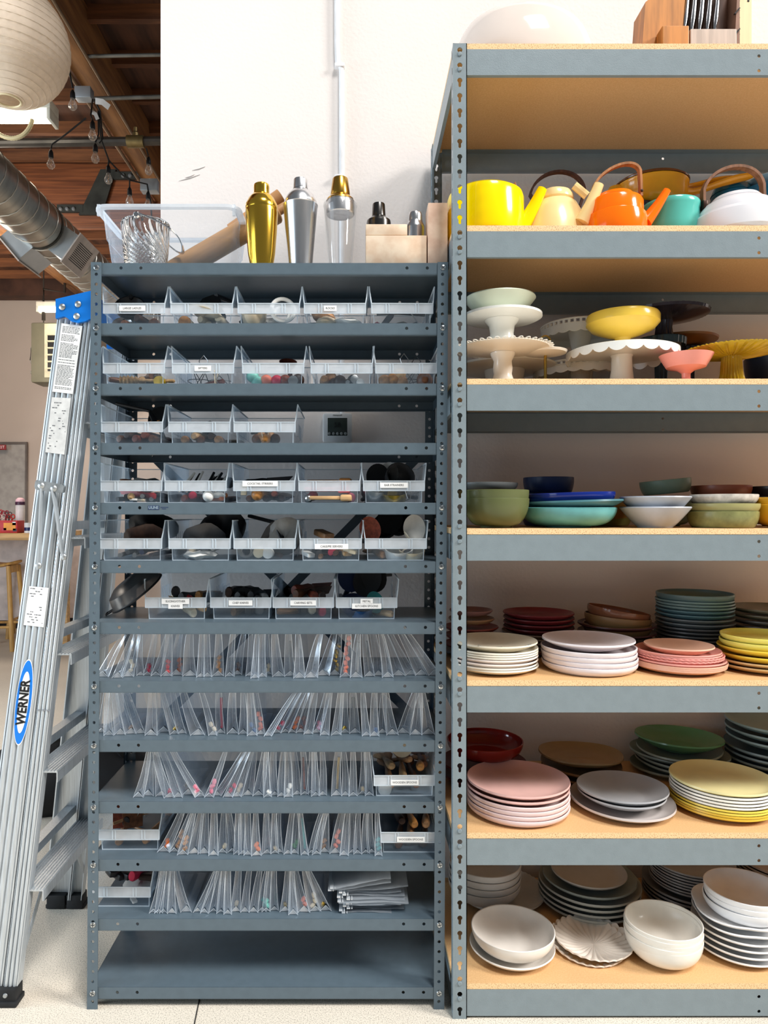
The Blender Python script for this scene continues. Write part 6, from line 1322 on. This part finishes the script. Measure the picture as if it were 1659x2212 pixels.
# ------------------------------------------------------------------ stepladder
def lad(py, d):  # helper: height for a picture row
    return py2z(py, d)
lad_root = empty('stepladder', (-.90, .25, 0), 'folded aluminium stepladder with blue top leaning beside the shelving', 'ladder')
LO = lad_root.location.copy()
dn = lambda z: 1.835+.055*z/1.82           # near side rails lean in toward the top
def edge_pt(px_at, z):
    d = dn(z); py = CY+(CZ-z)*F/d; return Vector((px2x(px_at(py), d), CYW+d, z))
EA = lambda y: 121-(y-720)*.1288; EB = lambda y: 177-(y-720)*.1209; ECx = lambda y: 206-(y-720)*.1185
def rail_mesh(e0, e1, z0, z1, ribs_, far=False, depth=.026, yo=0, n=12):
    bm = B(); rings = []
    for i in range(n+1):
        z = z0+(z1-z0)*i/n; a, b_ = edge_pt(e0, z), edge_pt(e1, z); w = b_-a
        if far:
            sh = 2.29-.055*z/1.82-dn(z); a = a+Vector((0, sh, 0)); b_ = b_+Vector((0, sh, 0))
        s = -1 if not far else 1
        prof = [(0, 0), (0, -.004), (.05, -.005)]
        for k in range(ribs_):
            c = .05+.9*(k+.5)/ribs_; q = .9/ribs_*.5
            prof += [(c-q*.96, -.0015), (c-q*.6, -.0062), (c-q*.2, -.0072), (c+q*.2, -.0072), (c+q*.6, -.0062), (c+q*.96, -.0015)]
        prof += [(.95, -.005), (1, -.004), (1, depth), (.95, depth), (.95, .003), (.05, .003), (.05, depth), (0, depth)]
        rings.append([bm.verts.new(a+w*u_+Vector((0, v_*(-s), 0))-LO) for u_, v_ in prof])
    m = len(rings[0])
    for r0, r1 in zip(rings, rings[1:]):
        for k in range(m): bm.faces.new((r0[k], r0[(k+1) % m], r1[(k+1) % m], r1[k]))
    bm.faces.new(rings[0][::-1]); bm.faces.new(rings[-1])
    return bm
ZTOP = lad(690, 1.89)
rA = link('rear_rail', rail_mesh(EA, lambda y: EB(y)-1, .03, ZTOP, 4), ALU, lad_root, smooth=25)
rB = link('front_rail', rail_mesh(lambda y: EB(y)+1.5, ECx, .03, ZTOP, 3), ALU, lad_root, smooth=25)
rC = link('rear_rail', rail_mesh(EA, lambda y: EB(y)-1, .03, ZTOP, 4, True), ALU, lad_root, smooth=25)
rD = link('front_rail', rail_mesh(lambda y: EB(y)+1.5, ECx, .03, ZTOP, 3, True), ALU, lad_root, smooth=25)
def mid(e0, e1, z, far=False, u_=.5):
    a, b_ = edge_pt(e0, z), edge_pt(e1, z); p = a.lerp(b_, u_)
    if far: p = p+Vector((0, 2.29-.055*z/1.82-dn(z), 0))
    return p-LO
# treads between the front rails, braces between the rear rails
for k in range(5):
    z = .305*(k+1)-.02; a = mid(EB, ECx, z, False, .5); b_ = mid(EB, ECx, z, True, .5)
    bm = B(); w = .078; dv = b_-a; n = 9
    pr = [(-w/2, -.028), (-w/2+.003, -.028), (-w/2+.003, -.003), (w/2-.003, -.003), (w/2-.003, -.028), (w/2, -.028), (w/2, .0)]
    for j in range(n):
        x = w/2-w*(j+.5)/n; pr += [(x+.0032, .0), (x+.002, .0022), (x-.002, .0022), (x-.0032, .0)]
    pr += [(-w/2, 0)]
    sweep(bm, [a+Vector((.016, .002, 0)), b_+Vector((.016, -.002, 0))], pr, (0, 0, 1)); link('tread', bm, ALU, lad_root, smooth=0)
    a2, b2 = mid(EA, EB, z+.03, False, .6), mid(EA, EB, z+.03, True, .6)
    bm = B(); sweep(bm, [a2, b2], rect(.03, .024), (0, 0, 1)); link('rear_brace', bm, ALU, lad_root, smooth=0)
for z0, z1 in ((.11, .27),):
    for far in (False, True):
        a, b_ = mid(EB, ECx, z0, far, .7), mid(EB, ECx, z1, far, .5)
        sg_ = 1 if not far else -1
        bm = B(); sweep(bm, [a+Vector((.01, .01*sg_, 0)), b_+Vector((.01, .13*sg_, 0))], rect(.016, .003), (1, 0, 0)); link('tread_strut', bm, ALU, lad_root, smooth=0)
# blue top cap: moulded plate on the near end, running back over both rails
prof = [(120, 646), (196, 628), (204, 634), (204, 690), (194, 689), (184, 694), (168, 697), (152, 693), (146, 687), (138, 683), (120, 688)]
dcap = 1.872
bm = B(); pts = [(px2x(x, dcap)-LO.x, py2z(y, dcap)-LO.z) for x, y in prof]
plate2d(bm, pts, [], lambda a, b_: (a, CYW+dcap-LO.y, b_), (0, .012, 0))
plate2d(bm, pts, [], lambda a, b_: (a, CYW+2.255-LO.y, b_), (0, .012, 0))
pz = [pts[0], pts[1], pts[2]]; 
vsA = [(pts[0][0], pts[0][1]), (pts[1][0], pts[1][1]), (pts[2][0], pts[2][1]-.0), (pts[2][0], pts[2][1]-.012), (pts[0][0], pts[0][1]-.014)]
plate2d(bm, vsA, [], lambda a, b_: (a, CYW+dcap-LO.y+.01, b_), (0, .378, 0))
cap = link('top_cap', bm, BLUE, lad_root, smooth=20)
def rivet(x, y, d, r=.0085, parent=lad_root, m=ALU2):
    p = P(x, y, d)-LO; bm = B(); lathe(bm, [(0, .005), (r*.6, .0042), (r, .0012), (r, -.002)], 14, mx=Matrix.Translation(p) @ Matrix.Rotation(PI/2, 4, 'X')); return link('rivet', bm, m, parent)
for x, y in ((134.5, 663), (168.5, 657), (165.5, 683)): rivet(x, y, dcap-.001)
# spreader bracket and its two arms on the near side
def strip(pts2, w, t, d, nm, m=ALU, parent=lad_root):
    bm = B(); sweep(bm, [P(x, y, d)-LO for x, y in pts2], rect(t, w), (0, 1, 0)); return link(nm, bm, m, parent, smooth=20)
dS_ = 1.842
bm = B(); q = [P(x, y, dS_-.006)-LO for x, y in ((76, 1040), (79, 1037), (134, 1047), (138, 1052), (135, 1064), (131, 1065), (78, 1058), (74, 1052))]
vs1 = [bm.verts.new(p) for p in q]; vs2 = [bm.verts.new(p+Vector((0, .014, 0))) for p in q]
bm.faces.new(vs1); bm.faces.new(vs2[::-1])
for i in range(8): bm.faces.new((vs1[i], vs1[(i+1) % 8], vs2[(i+1) % 8], vs2[i]))
bk_ = link('spreader_bracket', bm, ALU2, lad_root, smooth=20)
rivet(89, 1049, dS_-.006); rivet(116, 1055, dS_-.006)
strip([(91, 1055), (87, 1130), (86, 1180), (83, 1230)], .018, .004, dS_-.002, 'spreader_arm'); strip([(115, 1060), (126, 1130), (134, 1190), (139, 1208)], .018, .004, dS_-.002, 'spreader_arm')
rivet(83, 1222, dS_-.005); rivet(137, 1203, dS_-.005)
# stickers: warning label, worn label, white tag, oval emblem
def sticker(corners, z_off, m, nm, rows=None, dens=1.0):
    bm = B(); c = [edge_on(x, y) for x, y in corners]
    vs = [bm.verts.new(p) for p in c]+[bm.verts.new(p+Vector((0, .0006, 0))) for p in c]
    for f in ((0, 1, 2, 3), (7, 6, 5, 4), (0, 4, 5, 1), (1, 5, 6, 2), (2, 6, 7, 3), (3, 7, 4, 0)): bm.faces.new([vs[i] for i in f])
    o = link(nm, bm, m, lad_root, smooth=0)
    if rows:
        bm = B(); rnd = random.Random(len(nm)*rows)
        for k in range(rows):
            v = .04+.92*k/rows; l = c[0].lerp(c[3], v); r = c[1].lerp(c[2], v); u0 = .08
            if rnd.random() < .12: continue
            end = rnd.choice([.9, .92, .86, .7]); 
            while u0 < end:
                u1 = min(end, u0+rnd.uniform(.04, .16)); a, b_ = l.lerp(r, u0), l.lerp(r, u1); u0 = u1+.025
                if rnd.random() > dens: continue
                h = (c[3]-c[0])/rows*.34
                bm.faces.new([bm.verts.new(p+Vector((0, -.0003, 0))) for p in (a, b_, b_+h, a+h)])
        link('small_print', bm, INK if dens > .8 else INKL, o, smooth=0)
    return o
def edge_on(x, y):
    d = 1.85
    for _ in range(4): d = dn(py2z(y, d))
    return P(x, y, d-.0082)-LO
sticker([(133, 698), (178, 704), (157, 851), (113, 846)], 0, PAPER, 'warning_label', 46)
sticker([(112, 858), (153, 860), (139, 982), (98, 977)], 0, mat('worn_label', (232, 232, 230), .6, 0, .1, 60), 'worn_label', 20, .3)
sticker([(63, 1266), (105, 1270), (94, 1355), (51, 1350)], 0, PAPER, 'white_tag', 14, .35)
def oval(cx, cy, a, b_, tilt, off, m, nm, par):
    bm = B(); vs = []
    for k in range(48):
        t = 2*PI*k/48; x, y = a*math.cos(t), b_*math.sin(t); xr, yr = x*math.cos(tilt)-y*math.sin(tilt), x*math.sin(tilt)+y*math.cos(tilt)
        vs.append(bm.verts.new(edge_on(cx+xr, cy+yr)+Vector((0, -off, 0))))
    f = bm.faces.new(vs); r = bmesh.ops.extrude_face_region(bm, geom=[f]); bmesh.ops.translate(bm, verts=[v for v in r['geom'] if isinstance(v, bmesh.types.BMVert)], vec=(0, .0005, 0))
    return link(nm, bm, m, par, smooth=0)
tl_ = math.radians(7.2)
e1 = oval(51, 1517, 17.5, 94, tl_, .0004, PAPER, 'oval_emblem', lad_root)
e2 = oval(51, 1517, 16.2, 91, tl_, .0010, BLUE, 'blue_oval', e1)
e3 = oval(51, 1517, 10.8, 67, tl_, .0016, PAPER, 'white_oval', e1)
p = edge_on(51.5, 1517)
tx_ = text('WERNER', .0335, BLACKP, e1, p+Vector((0, -.0022, 0)), (PI/2, 0, 0), 'emblem_lettering', .0011, .92)
bx_ = (edge_on(51.5+8, 1517-66)-edge_on(51.5-8, 1517+66)).normalized(); by_ = edge_on(41, 1517)-edge_on(61, 1517); bz_ = bx_.cross(by_).normalized(); by_ = bz_.cross(bx_)
M_ = Matrix((bx_, by_, bz_)).transposed().to_4x4(); M_.translation = p+Vector((0, -.0024, 0)); tx_.matrix_basis = M_ @ Matrix.Diagonal((.86, 1, 1, 1))
for (x, y) in ((84, 1534), (95, 1534), (105, 1535)):
    bm = B(); box(bm, -.004, .004, -.001, .0, -.0015, .0015, mx=Matrix.Translation(edge_on(x, y)+Vector((0, .0005, 0)))); link('stamp_mark', bm, mat('grey_stamp', (130, 134, 140), .6), rB, smooth=0)
# rubber feet
for e0, e1_ in ((EA, EB), (EB, ECx)):
    for far in (False, True):
        a = mid(e0, e1_, .0, far, .5); w = .030 if e0 is EA else .026
        bm = B(); box(bm, a.x-w, a.x+w, a.y-.016+(0 if not far else -.01), a.y+.026-(0 if not far else .01), -LO.z+.0005, .045, bev=.004)
        box(bm, a.x-w*1.15, a.x+w*1.15, a.y-.022, a.y+.028, .0005, .014, bev=.003)
        ft = link('rubber_foot', bm, BLACKR, lad_root)
        bm = B(); lathe(bm, [(0, .004), (.005, .003), (.006, 0)], 12, mx=Matrix.Translation((a.x, a.y-.017, .03)) @ Matrix.Rotation(PI/2, 4, 'X')); link('foot_rivet', bm, ALU2, ft)

# ------------------------------------------------------------------ light
def area(name, loc, target, size, power, col=(1, 1, 1), sy=None):
    l = bpy.data.lights.new(name, 'AREA'); l.energy = power; l.size = size; l.color = col
    if sy: l.shape = 'RECTANGLE'; l.size_y = sy
    o = bpy.data.objects.new(name, l); C.objects.link(o); o.location = loc
    o.rotation_euler = (Vector(target)-Vector(loc)).to_track_quat('-Z', 'Y').to_euler()
    return o
area('skylight', (13.5, -5.4, 9.9), (.1, .2, 1.2), 3.8, 3000, (1.0, .97, .93))
area('skylight', (4.1, -7.9, 14.6), (.1, .1, 1.2), 3.8, 2050, (1.0, .985, .965))
area('side_window_fill', (-4.2, -2.2, 1.9), (-.2, .3, 1.1), 2.4, 60, (.74, .88, 1.0))
area('side_window_fill', (-5.2, -.55, 1.35), (-.1, .52, 1.25), 1.5, 190, (.74, .88, 1.0), 1.3)  # fill light added to brighten the wall behind the shelving
for x, y, p in ((-3.5, 1.5, 52), (-3.5, 4.6, 95)):  # unseen warm fill points, added to brighten the roof timbers
    l = bpy.data.lights.new('roof_fill', 'POINT'); l.energy = p; l.shadow_soft_size = .35; l.color = (1.0, .86, .72)
    o = bpy.data.objects.new('roof_fill', l); C.objects.link(o); o.location = (x, y, 2.9)
w = bpy.data.worlds.new('world'); sc.world = w; w.use_nodes = True
bg = w.node_tree.nodes['Background']; bg.inputs['Color'].default_value = (.84, .92, 1.0, 1); bg.inputs['Strength'].default_value = .17
